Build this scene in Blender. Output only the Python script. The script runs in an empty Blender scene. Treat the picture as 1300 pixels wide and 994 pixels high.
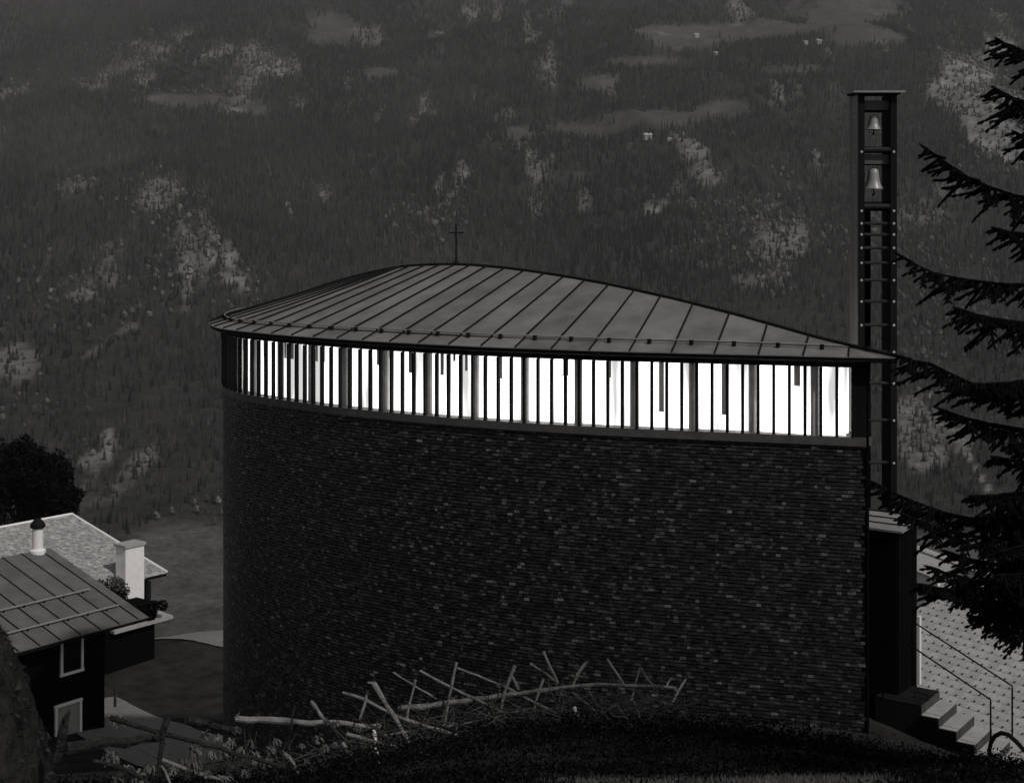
import bpy, math, random
import numpy as np
from mathutils import Vector, Matrix

random.seed(7)
rng = np.random.default_rng(7)
scn = bpy.context.scene
col = scn.collection

# ------------------------------------------------------------------ camera
F, CX, HY = 1786.0, 650.0, 290.0          # focal length and horizon of the 1300 px photograph
cam_d = bpy.data.cameras.new("camera")
cam = bpy.data.objects.new("camera", cam_d)
col.objects.link(cam)
cam.location = (0, 0, 0)
cam.rotation_euler = (math.radians(90), 0, 0)
cam_d.sensor_width = 36
cam_d.lens = 36 * F / 1300
cam_d.shift_y = -(497 - HY) / 1300
cam_d.clip_start = 0.1
cam_d.clip_end = 20000
cam_d.dof.use_dof = True
cam_d.dof.focus_distance = 29
cam_d.dof.aperture_fstop = 5.6
scn.camera = cam

# ------------------------------------------------------------------ light
SUN_EL, SUN_AZ = math.radians(46), math.radians(138)     # azimuth clockwise from +Y
w = bpy.data.worlds.new("World")
scn.world = w
w.use_nodes = True
nt = w.node_tree
bgn = nt.nodes["Background"]
sky = nt.nodes.new("ShaderNodeTexSky")
sky.sky_type = 'NISHITA'
sky.sun_disc = False
sky.sun_elevation = SUN_EL
sky.sun_rotation = SUN_AZ
bw = nt.nodes.new("ShaderNodeRGBToBW")
nt.links.new(sky.outputs[0], bw.inputs[0])
nt.links.new(bw.outputs[0], bgn.inputs[0])
bgn.inputs[1].default_value = 0.085
sd = bpy.data.lights.new("sun", 'SUN')
sd.energy = 2.2
sd.angle = math.radians(2)
sd.color = (1.0, 0.975, 0.95)
so = bpy.data.objects.new("sun", sd)
col.objects.link(so)
sun_dir = Vector((math.sin(SUN_AZ) * math.cos(SUN_EL), math.cos(SUN_AZ) * math.cos(SUN_EL), math.sin(SUN_EL)))
so.rotation_euler = sun_dir.to_track_quat('Z', 'Y').to_euler()
so.location = (60, -20, 60)
vs = scn.view_settings
vs.view_transform = 'Standard'
vs.look = 'None'
vs.exposure = -0.3
vs.gamma = 1.0
vs.use_curve_mapping = False
scn.cycles.use_denoising = True
scn.cycles.max_bounces = 6
scn.cycles.transparent_max_bounces = 12

# ------------------------------------------------------------------ helpers
def P(px, py, d):
    return Vector(((px - CX) / F * d, d, -(py - HY) / F * d))

def V3(p, z):
    return Vector((p[0], p[1], z))

def g3(v):
    return (v * 1.025, v * 0.995, v * 0.975, 1)

def smooth01(a, b, x):
    t = np.clip((x - a) / (b - a), 0, 1)
    return t * t * (3 - 2 * t)

def vnoise(x, y, seed=0):
    xi = np.floor(x).astype(np.int64); yi = np.floor(y).astype(np.int64)
    fx = x - xi; fy = y - yi
    fx = fx * fx * (3 - 2 * fx); fy = fy * fy * (3 - 2 * fy)
    def h(a, b):
        n = (a * 374761393 + b * 668265263 + seed * 1274126177) & 0x7fffffff
        n = ((n ^ (n >> 13)) * 1274126177) & 0x7fffffff
        return ((n ^ (n >> 16)) & 0xffff) / 65535.0
    return (h(xi, yi) * (1 - fx) + h(xi + 1, yi) * fx) * (1 - fy) + (h(xi, yi + 1) * (1 - fx) + h(xi + 1, yi + 1) * fx) * fy

def fbm(x, y, oct=5, seed=0):
    s = 0; a = 0.5
    for o in range(oct):
        s = s + a * (vnoise(x, y, seed + o * 17) - 0.5) * 2
        x = x * 2.03 + 5.3; y = y * 2.03 + 1.7; a *= 0.5
    return s

MATS = {}
def mat(name, v, rough=0.8, var=0.25, scale=6.0, bump=0.15, bscale=None, stretch=(1, 1, 1), spec=0.3, attr=None, rnd=0.0, detail=6):
    """grey procedural surface: value v varied by +-var with noise; attr = per point tone; rnd = per object tone"""
    m = bpy.data.materials.new(name)
    m.use_nodes = True
    n = m.node_tree.nodes; l = m.node_tree.links
    b = n["Principled BSDF"]
    b.inputs["Roughness"].default_value = rough
    b.inputs["Specular IOR Level"].default_value = spec
    tc = n.new("ShaderNodeTexCoord")
    mp = n.new("ShaderNodeMapping")
    mp.inputs["Scale"].default_value = stretch
    l.new(tc.outputs["Object"], mp.inputs[0])
    nz = n.new("ShaderNodeTexNoise")
    nz.inputs["Scale"].default_value = scale
    nz.inputs["Detail"].default_value = detail
    nz.inputs["Roughness"].default_value = 0.62
    l.new(mp.outputs[0], nz.inputs[0])
    rp = n.new("ShaderNodeValToRGB")
    rp.color_ramp.elements[0].position = 0.28
    rp.color_ramp.elements[1].position = 0.72
    rp.color_ramp.elements[0].color = g3(v * (1 - var))
    rp.color_ramp.elements[1].color = g3(v * (1 + var))
    l.new(nz.outputs[0], rp.inputs[0])
    out = rp.outputs[0]
    if attr or rnd:
        mx = n.new("ShaderNodeMix"); mx.data_type = 'RGBA'; mx.blend_type = 'MULTIPLY'
        mx.inputs[0].default_value = 1
        l.new(out, mx.inputs[6])
        if attr:
            at = n.new("ShaderNodeAttribute"); at.attribute_name = attr
            l.new(at.outputs["Fac"], mx.inputs[7])
        else:
            oi = n.new("ShaderNodeObjectInfo")
            mr = n.new("ShaderNodeMapRange")
            mr.inputs[3].default_value = 1 - rnd; mr.inputs[4].default_value = 1 + rnd
            l.new(oi.outputs["Random"], mr.inputs[0])
            l.new(mr.outputs[0], mx.inputs[7])
        out = mx.outputs[2]
    l.new(out, b.inputs["Base Color"])
    if bump:
        nb = n.new("ShaderNodeTexNoise")
        nb.inputs["Scale"].default_value = bscale or scale * 3
        nb.inputs["Detail"].default_value = 5
        l.new(mp.outputs[0], nb.inputs[0])
        bp = n.new("ShaderNodeBump")
        bp.inputs["Strength"].default_value = bump
        bp.inputs["Distance"].default_value = 0.05
        l.new(nb.outputs[0], bp.inputs["Height"])
        l.new(bp.outputs[0], b.inputs["Normal"])
    MATS[name] = m
    return m

def tag(o, label=None, cat=None, group=None, kind=None):
    if label: o["label"] = label
    if cat: o["category"] = cat
    if group: o["group"] = group
    if kind: o["kind"] = kind
    return o

def wloc(o):
    v = Vector((0, 0, 0))
    while o is not None:
        v = v + o.location
        o = o.parent
    return v

def link(o, parent=None):
    col.objects.link(o)
    if parent is not None:
        o.parent = parent
    return o

def empty(name, loc, label, cat, group=None):
    o = bpy.data.objects.new(name, None)
    o.location = loc
    o.empty_display_size = 0.3
    link(o)
    return tag(o, label, cat, group)

def raw(name, verts, faces, m, parent=None, smooth=False, tone=None, loc=None):
    """verts in world coordinates"""
    me = bpy.data.meshes.new(name)
    off = wloc(parent) if parent is not None else Vector((0, 0, 0))
    own = Vector(loc) if loc is not None else Vector((0, 0, 0))
    v = np.asarray(verts, dtype=float) - np.array(off + own)
    me.from_pydata(v.tolist() if len(v) else [], [], faces if isinstance(faces, list) else faces.tolist())
    if m is not None:
        me.materials.append(m)
    if tone is not None:
        a = me.attributes.new("tone", 'FLOAT', 'POINT')
        a.data.foreach_set("value", np.asarray(tone, dtype=np.float32))
    if smooth:
        me.polygons.foreach_set("use_smooth", [True] * len(me.polygons))
    me.update()
    o = bpy.data.objects.new(name, me)
    o.location = own
    return link(o, parent)

class MB:
    def __init__(s):
        s.v = []; s.f = []; s.mi = []; s.cur = 0
    def add(s, vs_, fs):
        b = len(s.v)
        s.v += [tuple(q) for q in vs_]
        for f in fs:
            s.f.append(tuple(i + b for i in f)); s.mi.append(s.cur)
        return s
    def obox(s, c, ax, ay, az):
        """box from centre and three half-axis vectors"""
        c = Vector(c); ax = Vector(ax); ay = Vector(ay); az = Vector(az)
        q = [c + ax * i + ay * j + az * k for k in (-1, 1) for j in (-1, 1) for i in (-1, 1)]
        return s.add(q, [(0, 2, 3, 1), (4, 5, 7, 6), (0, 1, 5, 4), (2, 6, 7, 3), (0, 4, 6, 2), (1, 3, 7, 5)])
    def box(s, c, h, ang=0.0):
        ca, sa = math.cos(ang), math.sin(ang)
        return s.obox(c, Vector((ca, sa, 0)) * h[0], Vector((-sa, ca, 0)) * h[1], (0, 0, h[2]))
    def tube(s, pts, rad, n=6, cap=True):
        pts = [Vector(p) for p in pts]
        if not hasattr(rad, '__len__'): rad = [rad] * len(pts)
        vs_ = []; up = None
        for i, p in enumerate(pts):
            t = (pts[min(i + 1, len(pts) - 1)] - pts[max(i - 1, 0)]).normalized()
            if up is None:
                up = Vector((0, 0, 1)) if abs(t.z) < 0.9 else Vector((1, 0, 0))
            x = t.cross(up).normalized(); up = x.cross(t).normalized()
            for k in range(n):
                a = 2 * math.pi * k / n
                vs_.append(p + (x * math.cos(a) + up * math.sin(a)) * rad[i])
        fs = []
        for i in range(len(pts) - 1):
            for k in range(n):
                a = i * n + k; b = i * n + (k + 1) % n
                fs.append((a, b, b + n, a + n))
        if cap:
            fs.append(tuple(range(n))[::-1]); e = (len(pts) - 1) * n
            fs.append(tuple(range(e, e + n)))
        return s.add(vs_, fs)
    def lathe(s, c, prof, n=16):
        c = Vector(c); vs_ = []; fs = []
        for r, z in prof:
            for k in range(n):
                a = 2 * math.pi * k / n
                vs_.append(c + Vector((r * math.cos(a), r * math.sin(a), z)))
        for i in range(len(prof) - 1):
            for k in range(n):
                fs.append((i * n + k, i * n + (k + 1) % n, (i + 1) * n + (k + 1) % n, (i + 1) * n + k))
        return s.add(vs_, fs)
    def prism(s, top, dz):
        """top polygon (counter-clockwise) extruded down by dz"""
        n = len(top); top = [Vector(p) for p in top]
        bot = [p - Vector((0, 0, dz)) for p in top]
        return s.add(top + bot, [tuple(range(n)), tuple(range(2 * n - 1, n - 1, -1))] + [(i, i + n, (i + 1) % n + n, (i + 1) % n) for i in range(n)])
    def build(s, name, m, parent=None, smooth=False, loc=None):
        ms = m if isinstance(m, (list, tuple)) else [m]
        o = raw(name, s.v, s.f, ms[0], parent, smooth, loc=loc)
        for x in ms[1:]: o.data.materials.append(x)
        if len(ms) > 1: o.data.polygons.foreach_set("material_index", s.mi)
        return o

def share(name, me, wpos, rot, parent):
    o = bpy.data.objects.new(name, me)
    o.location = Vector(wpos) - wloc(parent)
    o.rotation_euler = rot
    return link(o, parent)

def local_mesh(name, mb, m):
    me = bpy.data.meshes.new(name)
    me.from_pydata(mb.v, [], mb.f)
    ms = m if isinstance(m, (list, tuple)) else [m]
    for x in ms: me.materials.append(x)
    if len(ms) > 1: me.polygons.foreach_set("material_index", mb.mi)
    me.update()
    return me

# ------------------------------------------------------------------ materials
M_ground = mat("dark_grass", 0.03, 0.95, 0.45, 1.2, 0.6, 14, spec=0)
M_path = mat("gravel", 0.18, 0.95, 0.15, 3.0, 0.3, 60)
M_roof = mat("weathered_sheet_metal", 0.1584, 0.55, 0.32, 1.5, 0.12, 2.6, rnd=0.13, spec=0.4)
M_roofA = mat("old_sheet_metal", 0.115, 0.7, 0.22, 1.6, 0.08, 4.0, rnd=0.1, spec=0.2)
M_seam = mat("dark_seam", 0.0119, 0.6, 0.2, 4, 0, spec=0.05)
M_pipe = mat("galvanised_pipe", 0.2376, 0.45, 0.2, 5, 0)
M_darkwood = mat("dark_stained_wood", 0.0092, 0.75, 0.4, 6, 0.2, stretch=(1, 1, 0.15), spec=0.1)
M_fin = mat("black_fin", 0.0079, 0.7, 0.2, 5, 0, spec=0.1)
M_sill = mat("lead_sill", 0.0792, 0.6, 0.25, 4, 0.1)
M_post = mat("pale_post", 0.5, 0.7, 0.2, 4, 0)
M_panel = mat("grey_reveal", 0.198, 0.8, 0.2, 4, 0)
M_shingle = mat("larch_shingle", 0.019, 0.5, 0.35, 9, 0.3, stretch=(3, 3, 0.4), attr="tone", spec=0.35)
M_core = mat("wall_felt", 0.0033, 0.9, 0.3, 5, 0, spec=0.04)
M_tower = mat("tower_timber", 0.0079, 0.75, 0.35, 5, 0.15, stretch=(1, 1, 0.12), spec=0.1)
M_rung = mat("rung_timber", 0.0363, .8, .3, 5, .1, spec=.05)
M_side = mat("sky_light_side", 0.2, .85, .35, 3, .2, stretch=(1, 1, .1), spec=.05)  # sky light on the tower's left face, put into a lighter colour
M_bell = mat("bell_bronze", 0.27, 0.38, 0.15, 6, 0, spec=0.6)
M_bolt = mat("bolt_steel", 0.5, 0.4, 0.1, 5, 0, spec=0.6)
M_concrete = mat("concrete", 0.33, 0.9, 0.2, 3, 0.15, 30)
M_slate = mat("grey_slate", 0.4, 0.8, 0.16, 4, 0.1, 20, rnd=0.12, spec=0.1)
M_hook = mat("dark_hook", 0.033, 0.6, 0.1, 5, 0)
M_stone = mat("pale_roof_slate", 0.36, 0.9, 0.25, 5, 0.2, attr="tone", spec=0.1)
M_white = mat("white_render", 0.8, 0.9, 0.08, 3, 0.1, 30)
M_frame = mat("white_paint", 0.8, 0.6, 0.08, 6, 0)
M_shutter = mat("grey_shutter", 0.3, 0.8, 0.15, 5, 0.1)
M_riser_shade = mat("shaded_riser", 0.066, .9, .3, 4, .1, spec=.05)  # shade on the step fronts, put into a darker concrete colour
M_log = mat("pale_barkless_wood", 0.16, 0.85, 0.65, 7, 0.4, 25, stretch=(1, 1, 1), spec=0.1)
M_bark = mat("dark_bark", 0.0264, 0.95, 0.6, 12, 0.8, 30, spec=0.05)
M_needle = mat("spruce_needle", 0.0059, 0.8, 0.3, 4, 0, spec=0.02)
M_leafdark = mat("dark_leaf", 0.0079, 0.8, 0.5, 3, 0, spec=0.02)
M_under = mat("undergrowth_leaf", 0.0066, 0.8, 0.5, 2.5, 0, attr="tone", spec=0.03)  # near-black leaf colour stands in for the shade over the undergrowth
M_pale = mat("pale_leaf", 0.095, 0.75, 0.45, 9, 0.2, rnd=0.4, spec=0.25)
M_moss = mat("mossy_rock", 0.0211, 0.95, 0.6, 6, 0.9, 18, spec=0)
M_mosstuft = mat("moss", 0.0396, 0.95, 0.5, 8, 0, spec=0)
M_rail = mat("black_iron", 0.0053, 0.5, 0.2, 6, 0, spec=0.2)
M_conifer = mat("far_conifer", 0.029, 0.95, 0.3, 0.004, 0, attr="tone", spec=0.0)
M_decid = mat("far_broadleaf", 0.08, 0.95, 0.3, 0.006, 0, attr="tone", spec=0.0)

def glass_mat():
    m = bpy.data.materials.new("window_glass"); m.use_nodes = True
    n = m.node_tree.nodes; l = m.node_tree.links
    out = n["Material Output"]; n.remove(n["Principled BSDF"])
    tr = n.new("ShaderNodeBsdfTransparent"); gl = n.new("ShaderNodeBsdfGlossy"); mx = n.new("ShaderNodeMixShader")
    gl.inputs["Roughness"].default_value = 0.03
    lw = n.new("ShaderNodeLayerWeight"); lw.inputs[0].default_value = 0.5
    pw = n.new("ShaderNodeMath"); pw.operation = 'POWER'; pw.inputs[1].default_value = 5
    ma = n.new("ShaderNodeMath"); ma.operation = 'MULTIPLY_ADD'; ma.inputs[1].default_value = 0.8; ma.inputs[2].default_value = 0.03
    l.new(lw.outputs["Facing"], pw.inputs[0]); l.new(pw.outputs[0], ma.inputs[0]); l.new(ma.outputs[0], mx.inputs[0]); l.new(tr.outputs[0], mx.inputs[1]); l.new(gl.outputs[0], mx.inputs[2])
    l.new(mx.outputs[0], out.inputs[0])
    return m
M_glass = glass_mat()
def blind_mat():
    m = bpy.data.materials.new("translucent_reveal"); m.use_nodes = True
    n = m.node_tree.nodes; l = m.node_tree.links; out = n["Material Output"]; n.remove(n["Principled BSDF"])
    d = n.new("ShaderNodeBsdfDiffuse"); t = n.new("ShaderNodeBsdfTranslucent"); mx = n.new("ShaderNodeMixShader")
    d.inputs[0].default_value = g3(.3); t.inputs[0].default_value = g3(.3); mx.inputs[0].default_value = .55
    l.new(d.outputs[0], mx.inputs[1]); l.new(t.outputs[0], mx.inputs[2]); l.new(mx.outputs[0], out.inputs[0])
    return m
M_panel = blind_mat()
M_darkglass = mat("dark_glass", 0.0066, 0.15, 0.1, 3, 0, spec=0.5)

def emit_mat():
    m = bpy.data.materials.new("interior_glow"); m.use_nodes = True
    n = m.node_tree.nodes; l = m.node_tree.links
    b = n["Principled BSDF"]
    b.inputs["Base Color"].default_value = g3(0.8)
    b.inputs["Emission Color"].default_value = (1, 0.995, 0.985, 1)
    tc = n.new("ShaderNodeTexCoord"); mp = n.new("ShaderNodeMapping"); mp.inputs["Scale"].default_value = (1.9, 1.9, 0.22)
    nz = n.new("ShaderNodeTexNoise"); nz.inputs["Scale"].default_value = 1.5
    mr = n.new("ShaderNodeMapRange"); mr.inputs[1].default_value = 0.36; mr.inputs[2].default_value = 0.60
    mr.inputs[3].default_value = 0.75; mr.inputs[4].default_value = 3.6
    l.new(tc.outputs["Object"], mp.inputs[0]); l.new(mp.outputs[0], nz.inputs[0]); l.new(nz.outputs[0], mr.inputs[0])
    l.new(mr.outputs[0], b.inputs["Emission Strength"])
    return m
M_lit = emit_mat()

# ------------------------------------------------------------------ terrain
CP = np.array([
 (0,-30,7),(-30,-30,7),(30,-30,7),(0,-8,0.6),(0,0,-1.75),(-5,1,-2.0),(5,1,-2.0),(0,5,-2.9),(0,10,-4.35),(-5,10,-4.6),(5,10,-4.3),
 (-4,14,-5.75),(-8,14,-5.9),(0,14.5,-5.65),(2,14.5,-5.62),(4,14.5,-5.62),(7,15,-5.8),(-6,18.5,-7.6),(-3.4,18.5,-7.45),(-1.9,18.7,-7.2),(-0.5,19,-7.0),(1,19.2,-6.9),(2.6,19.3,-6.95),
 (5,20,-7.75),(8,20,-8.1),(-4,22,-9.0),(0,22.5,-8.6),(3,22.5,-8.3),(0,26,-10),(4,24.5,-9.3),(6.5,25,-9.35),(7.5,24,-9.3),(8.4,24,-9.55),(9.4,24.5,-9.75),(8.4,26,-9.75),(10.5,26,-9.9),(7,29,-9.4),(9,29,-10.5),
 (-6,29,-11.4),(-8,35,-13.3),(-12,40,-15.8),(-9.5,45,-16.6),(-11.4,46,-16.9),(-15,52,-18),(-13,58,-18.25),(-12,63.5,-18.15),(-20,62,-18.8),(-5,45,-16.3),
 (5,42,-15.2),(15,35,-14.5),(18,45,-19),(0,60,-20),(18,60,-25),(-30,60,-20),(-30,40,-13),(-30,20,-7),(-14,22,-8.2),(-14,10,-4.2),
 (15,14,-5.5),(14,25,-10),(30,28,-11),(30,60,-27),(-45,0,0),(45,0,-1),(0,70,-22),(-14,70,-20.5),(-40,75,-24),(40,75,-32),(0,82,-26),(-14,82,-25)], dtype=float)

def _tps(r2):
    return np.where(r2 > 1e-9, r2 * np.log(np.maximum(r2, 1e-9)), 0)
def _fit(cp):
    n = len(cp)
    d2 = ((cp[:, None, :2] - cp[None, :, :2]) ** 2).sum(-1)
    A = np.zeros((n + 3, n + 3))
    A[:n, :n] = _tps(d2) + np.eye(n) * 2.0
    A[:n, n] = 1; A[:n, n + 1:] = cp[:, :2]
    A[n, :n] = 1; A[n + 1:, :n] = cp[:, :2].T
    b = np.zeros(n + 3); b[:n] = cp[:, 2]
    return np.linalg.solve(A, b)
WT = _fit(CP)
FAR_D = np.array([60, 82, 110, 150, 250, 400, 520, 600, 700, 900, 1300, 1800, 2500, 3300, 4200, 5200])
FAR_Z = np.array([-20, -27, -42, -62, -112, -172, -194, -196, -193, -174, -112, -4, 205, 545, 1040, 1500])

def near_z(X, D):
    X = np.clip(np.asarray(X, float), -48, 48); D = np.clip(np.asarray(D, float), -35, 90)
    s = WT[-3] + WT[-2] * X + WT[-1] * D
    for i in range(len(CP)):
        s = s + WT[i] * _tps((X - CP[i, 0]) ** 2 + (D - CP[i, 1]) ** 2)
    return s
_dd = np.linspace(0, 5300, 2651); _k = np.exp(-0.5 * (np.arange(-60, 61) / 22.0) ** 2); _k /= _k.sum()
_zz = np.interp(_dd, FAR_D, FAR_Z); _zs = np.convolve(np.pad(_zz, 60, mode='edge'), _k, 'valid')
def far_z(X, D):
    b = np.where(D < 500, np.interp(D, FAR_D, FAR_Z), np.interp(D, _dd, _zs))
    amp = 75 * smooth01(950, 2200, D)
    Xr = X * .82 + D * .34; Dr = D * .8 - X * .4
    rel = fbm(X / 520.0, D / 620.0, 5, 3) * amp + (.5 - np.abs(fbm(Xr / 170.0 + 9, Dr / 420.0, 4, 31))) * amp * 0.75
    return b + rel + 0.05 * np.clip(X, -2000, 2000) * smooth01(1200, 2600, D)
def H(X, D):
    X = np.asarray(X, float); D = np.asarray(D, float)
    t = smooth01(66, 90, D)
    small = fbm(X / 1.3, D / 1.3, 4, 5) * 0.07 * (1 - t)
    return near_z(X, D) * (1 - t) + far_z(X, D) * t + small
def Hs(x, d):
    return float(H(np.array([x]), np.array([d]))[0])

def sheet(name, D, S, wfun, m):
    X = S[None, :] * wfun(D)[:, None]; DD = np.repeat(D[:, None], len(S), 1)
    Z = H(X.ravel(), DD.ravel())
    V = np.stack([X.ravel(), DD.ravel(), Z], 1)
    nr, nc = len(D), len(S)
    i = (np.arange(nr - 1)[:, None] * nc + np.arange(nc - 1)[None, :]).ravel()
    o = raw(name, V, np.stack([i, i + 1, i + nc + 1, i + nc], 1), m, smooth=True)
    return o, V

Dn = np.concatenate([np.linspace(-30, 8, 40), np.linspace(8.4, 32, 80), np.linspace(32.5, 90, 110), np.geomspace(92, 650, 60)])
ground, _ = sheet("ground", Dn, np.linspace(-1, 1, 241), lambda D: 34 + 0.75 * np.maximum(D, 0), M_ground)
tag(ground, kind="structure")

# clearings, rock and scrub of the far mountainside: (x, y, rx, ry, weight) where they lie as seen in the photograph
MEADOW = [(870,48,80,18,1),(960,40,90,16,.8),(1060,20,90,26,.8),(1100,48,60,12,.9),(760,105,40,12,.8),(820,78,60,8,.8),(740,165,60,12,.9),(830,150,80,12,.9),(920,140,60,12,.8),(660,172,30,10,.8),
          (420,38,38,22,.8),(250,128,75,9,.9),(320,140,25,8,.8),(480,93,22,7,1),(985,130,40,10,.6),(1000,90,60,8,.7),(900,95,30,6,.5),(250,705,150,46,.94),(250,770,170,50,.97),(1190,700,60,30,1),(260,360,40,6,.3),(1250,720,100,50,1)]
ROCK = [(120,106,20,8,.5),(160,86,26,9,.6),(200,64,28,9,.7),(242,46,22,8,.7),(285,64,18,10,.6),(380,130,16,12,.6),(300,142,20,6,.7),(470,45,20,14,.5),(1225,105,40,48,1),(1262,170,35,40,1),(1270,60,35,16,1),(1290,190,22,30,1),(292,345,10,30,1),(306,362,16,18,.8),(238,330,7,70,.8),(270,320,6,16,1),(105,372,28,14,.8),(22,470,30,24,.7),(138,555,8,38,.9),(120,590,14,12,.7),
        (540,130,8,14,.9),(560,46,12,6,.8),(905,228,20,18,.8),(985,330,26,40,.6),(1010,300,16,26,.7),(960,360,40,16,.5),(830,262,8,8,1),(880,258,6,8,1),(1150,270,60,28,.5),(1205,240,30,20,.6),(1170,560,24,30,.6),(1155,520,14,16,.6),(1225,560,8,14,.8),
        (330,78,28,18,.8),(365,88,16,12,.8),(270,70,16,8,.6),(95,232,30,16,.55),(210,245,26,18,.6),(140,345,20,26,.5),(260,300,10,50,.5),(640,75,12,8,.6),(575,250,30,14,.4),(555,62,12,8,.6),(410,250,12,16,.5),(365,270,10,8,.7)]
ROADPTS = [(1210,545),(1226,566),(1236,590),(1250,612),(1264,638),(1264,650)]
SCRUB = [(230,70,110,26,1),(300,60,60,16,.9),(360,90,40,24,.8),(120,100,40,14,.7),(250,120,70,10,.6),(700,180,90,16,.6),(960,300,130,70,.75),(1100,300,110,70,.7),(1190,420,100,120,.6),(90,400,110,60,.65),(40,470,60,60,.6),(230,320,40,90,.7),(300,380,40,50,.8),(1250,140,60,80,.8),(560,270,70,30,.4),(120,580,50,60,.5),(180,240,60,40,.4),(240,690,70,50,.7),(1220,100,60,70,.9)]
def pxy(V):
    return CX + V[:, 0] / V[:, 1] * F, HY - V[:, 2] / V[:, 1] * F
def mask(V, L, warp=0.9, seed=40):
    x, y = pxy(V)
    n1 = fbm(V[:, 0] / 60.0, V[:, 1] / 90.0, 5, seed); n2 = fbm(V[:, 0] / 200.0, V[:, 1] / 260.0, 4, seed + 7)
    m_ = np.zeros(len(V))
    for (cx, cy, rx, ry, wt) in L:
        r = np.sqrt(((x - cx) / rx) ** 2 + ((y - cy) / ry) ** 2)
        m_ = np.maximum(m_, wt * smooth01(1.15, 0.55, r + (n1 * 1.2 + n2 * 0.6) * warp))
    return m_
def streaks(V):
    n = fbm(V[:, 0] / 34.0, V[:, 1] / 170.0, 4, 131) + 0.7 * fbm(V[:, 0] / 260.0, V[:, 1] / 400.0, 3, 141)
    return 0.75 * smooth01(.38, .7, n)
def roadmask(V):
    x, y = pxy(V); m_ = np.zeros(len(V))
    for (a, b) in zip(ROADPTS[:-1], ROADPTS[1:]):
        ax, ay = a; bx, by = b
        t = np.clip(((x - ax) * (bx - ax) + (y - ay) * (by - ay)) / ((bx - ax) ** 2 + (by - ay) ** 2), 0, 1)
        m_ = np.maximum(m_, smooth01(3.2, 1.0, np.hypot(x - ax - t * (bx - ax), y - ay - t * (by - ay))))
    return m_

def mountain_mat():
    m = bpy.data.materials.new("mountainside"); m.use_nodes = True
    n = m.node_tree.nodes; l = m.node_tree.links; b = n["Principled BSDF"]
    b.inputs["Roughness"].default_value = 0.95; b.inputs["Specular IOR Level"].default_value = 0
    tc = n.new("ShaderNodeTexCoord")
    nz = n.new("ShaderNodeTexNoise"); nz.inputs["Scale"].default_value = 0.03; nz.inputs["Detail"].default_value = 9; nz.inputs["Roughness"].default_value = 0.7
    l.new(tc.outputs["Object"], nz.inputs[0])
    def ramp(a, c):
        r = n.new("ShaderNodeValToRGB"); r.color_ramp.elements[0].position = .3; r.color_ramp.elements[1].position = .7
        r.color_ramp.elements[0].color = g3(a); r.color_ramp.elements[1].color = g3(c)
        l.new(nz.outputs[0], r.inputs[0]); return r.outputs[0]
    def mix(fac, a, c):
        x = n.new("ShaderNodeMix"); x.data_type = 'RGBA'
        at = n.new("ShaderNodeAttribute"); at.attribute_name = fac
        l.new(at.outputs["Fac"], x.inputs[0]); l.new(a, x.inputs[6]); l.new(c, x.inputs[7]); return x.outputs[2]
    n2 = n.new("ShaderNodeTexNoise"); n2.inputs["Scale"].default_value = 0.22; n2.inputs["Detail"].default_value = 7; n2.inputs["Roughness"].default_value = .75
    l.new(tc.outputs["Object"], n2.inputs[0])
    mr = n.new("ShaderNodeMapRange"); mr.inputs[1].default_value = .3; mr.inputs[2].default_value = .7; mr.inputs[3].default_value = .45; mr.inputs[4].default_value = 1.5
    l.new(n2.outputs[0], mr.inputs[0])
    c = ramp(0.02, 0.046)
    c = mix("meadow", c, ramp(0.042, 0.115))
    c = mix("rock", c, ramp(0.055, 0.36))
    fin = n.new("ShaderNodeMix"); fin.data_type = 'RGBA'; fin.blend_type = 'MULTIPLY'; fin.inputs[0].default_value = 1
    l.new(c, fin.inputs[6]); l.new(mr.outputs[0], fin.inputs[7]); l.new(fin.outputs[2], b.inputs["Base Color"])
    return m
Dm = np.concatenate([[650.0], np.geomspace(656, 5200, 420)])
mountain, MV = sheet("mountain", Dm, np.linspace(-1, 1, 401), lambda D: 34 + 0.75 * D, mountain_mat())
tag(mountain, kind="structure")
for nm, arr in (("meadow", mask(MV, MEADOW, 0.5)), ("rock", np.maximum(np.maximum(mask(MV, ROCK, 1.0, 60), streaks(MV)) * .8, roadmask(MV)))):
    a = mountain.data.attributes.new(nm, 'FLOAT', 'POINT'); a.data.foreach_set("value", arr.astype(np.float32))

# forest: single trees no one could count
def scatter(n, lo=700, hi=4300):
    D = np.sqrt(rng.uniform(lo ** 2, hi ** 2, n)); X = D * rng.uniform(-0.44, 0.44, n)
    return np.stack([X, D, H(X, D)], 1)
def cones(name, V, hgt, wid, tone, m):
    n = len(V); K = 5
    ang = rng.uniform(0, 6.28, n)[:, None] + np.arange(K)[None] * 2 * math.pi / K
    vv = np.zeros((n, 2 * K + 2, 3)); jit = rng.uniform(0.75, 1.25, (n, K))
    for t, (r, z, za) in enumerate(((1.0, 0.06, 0.68), (0.62, 0.42, 1.0))):
        b = t * (K + 1)
        vv[:, b:b + K, 0] = np.cos(ang) * (wid * r)[:, None] * jit; vv[:, b:b + K, 1] = np.sin(ang) * (wid * r)[:, None] * jit
        vv[:, b:b + K, 2] = (hgt * z)[:, None] * rng.uniform(0.8, 1.2, (n, K)); vv[:, b + K, 2] = hgt * za
    vv += V[:, None, :]
    base = []
    for t in range(2):
        b = t * (K + 1)
        base += [(b + k, b + (k + 1) % K, b + K) for k in range(K)]
    fc = (np.array(base)[None] + (np.arange(n) * (2 * K + 2))[:, None, None]).reshape(-1, 3)
    tn = np.repeat(tone, 2 * K + 2)
    return tag(raw(name, vv.reshape(-1, 3), fc, m, tone=tn), kind="stuff")
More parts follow.
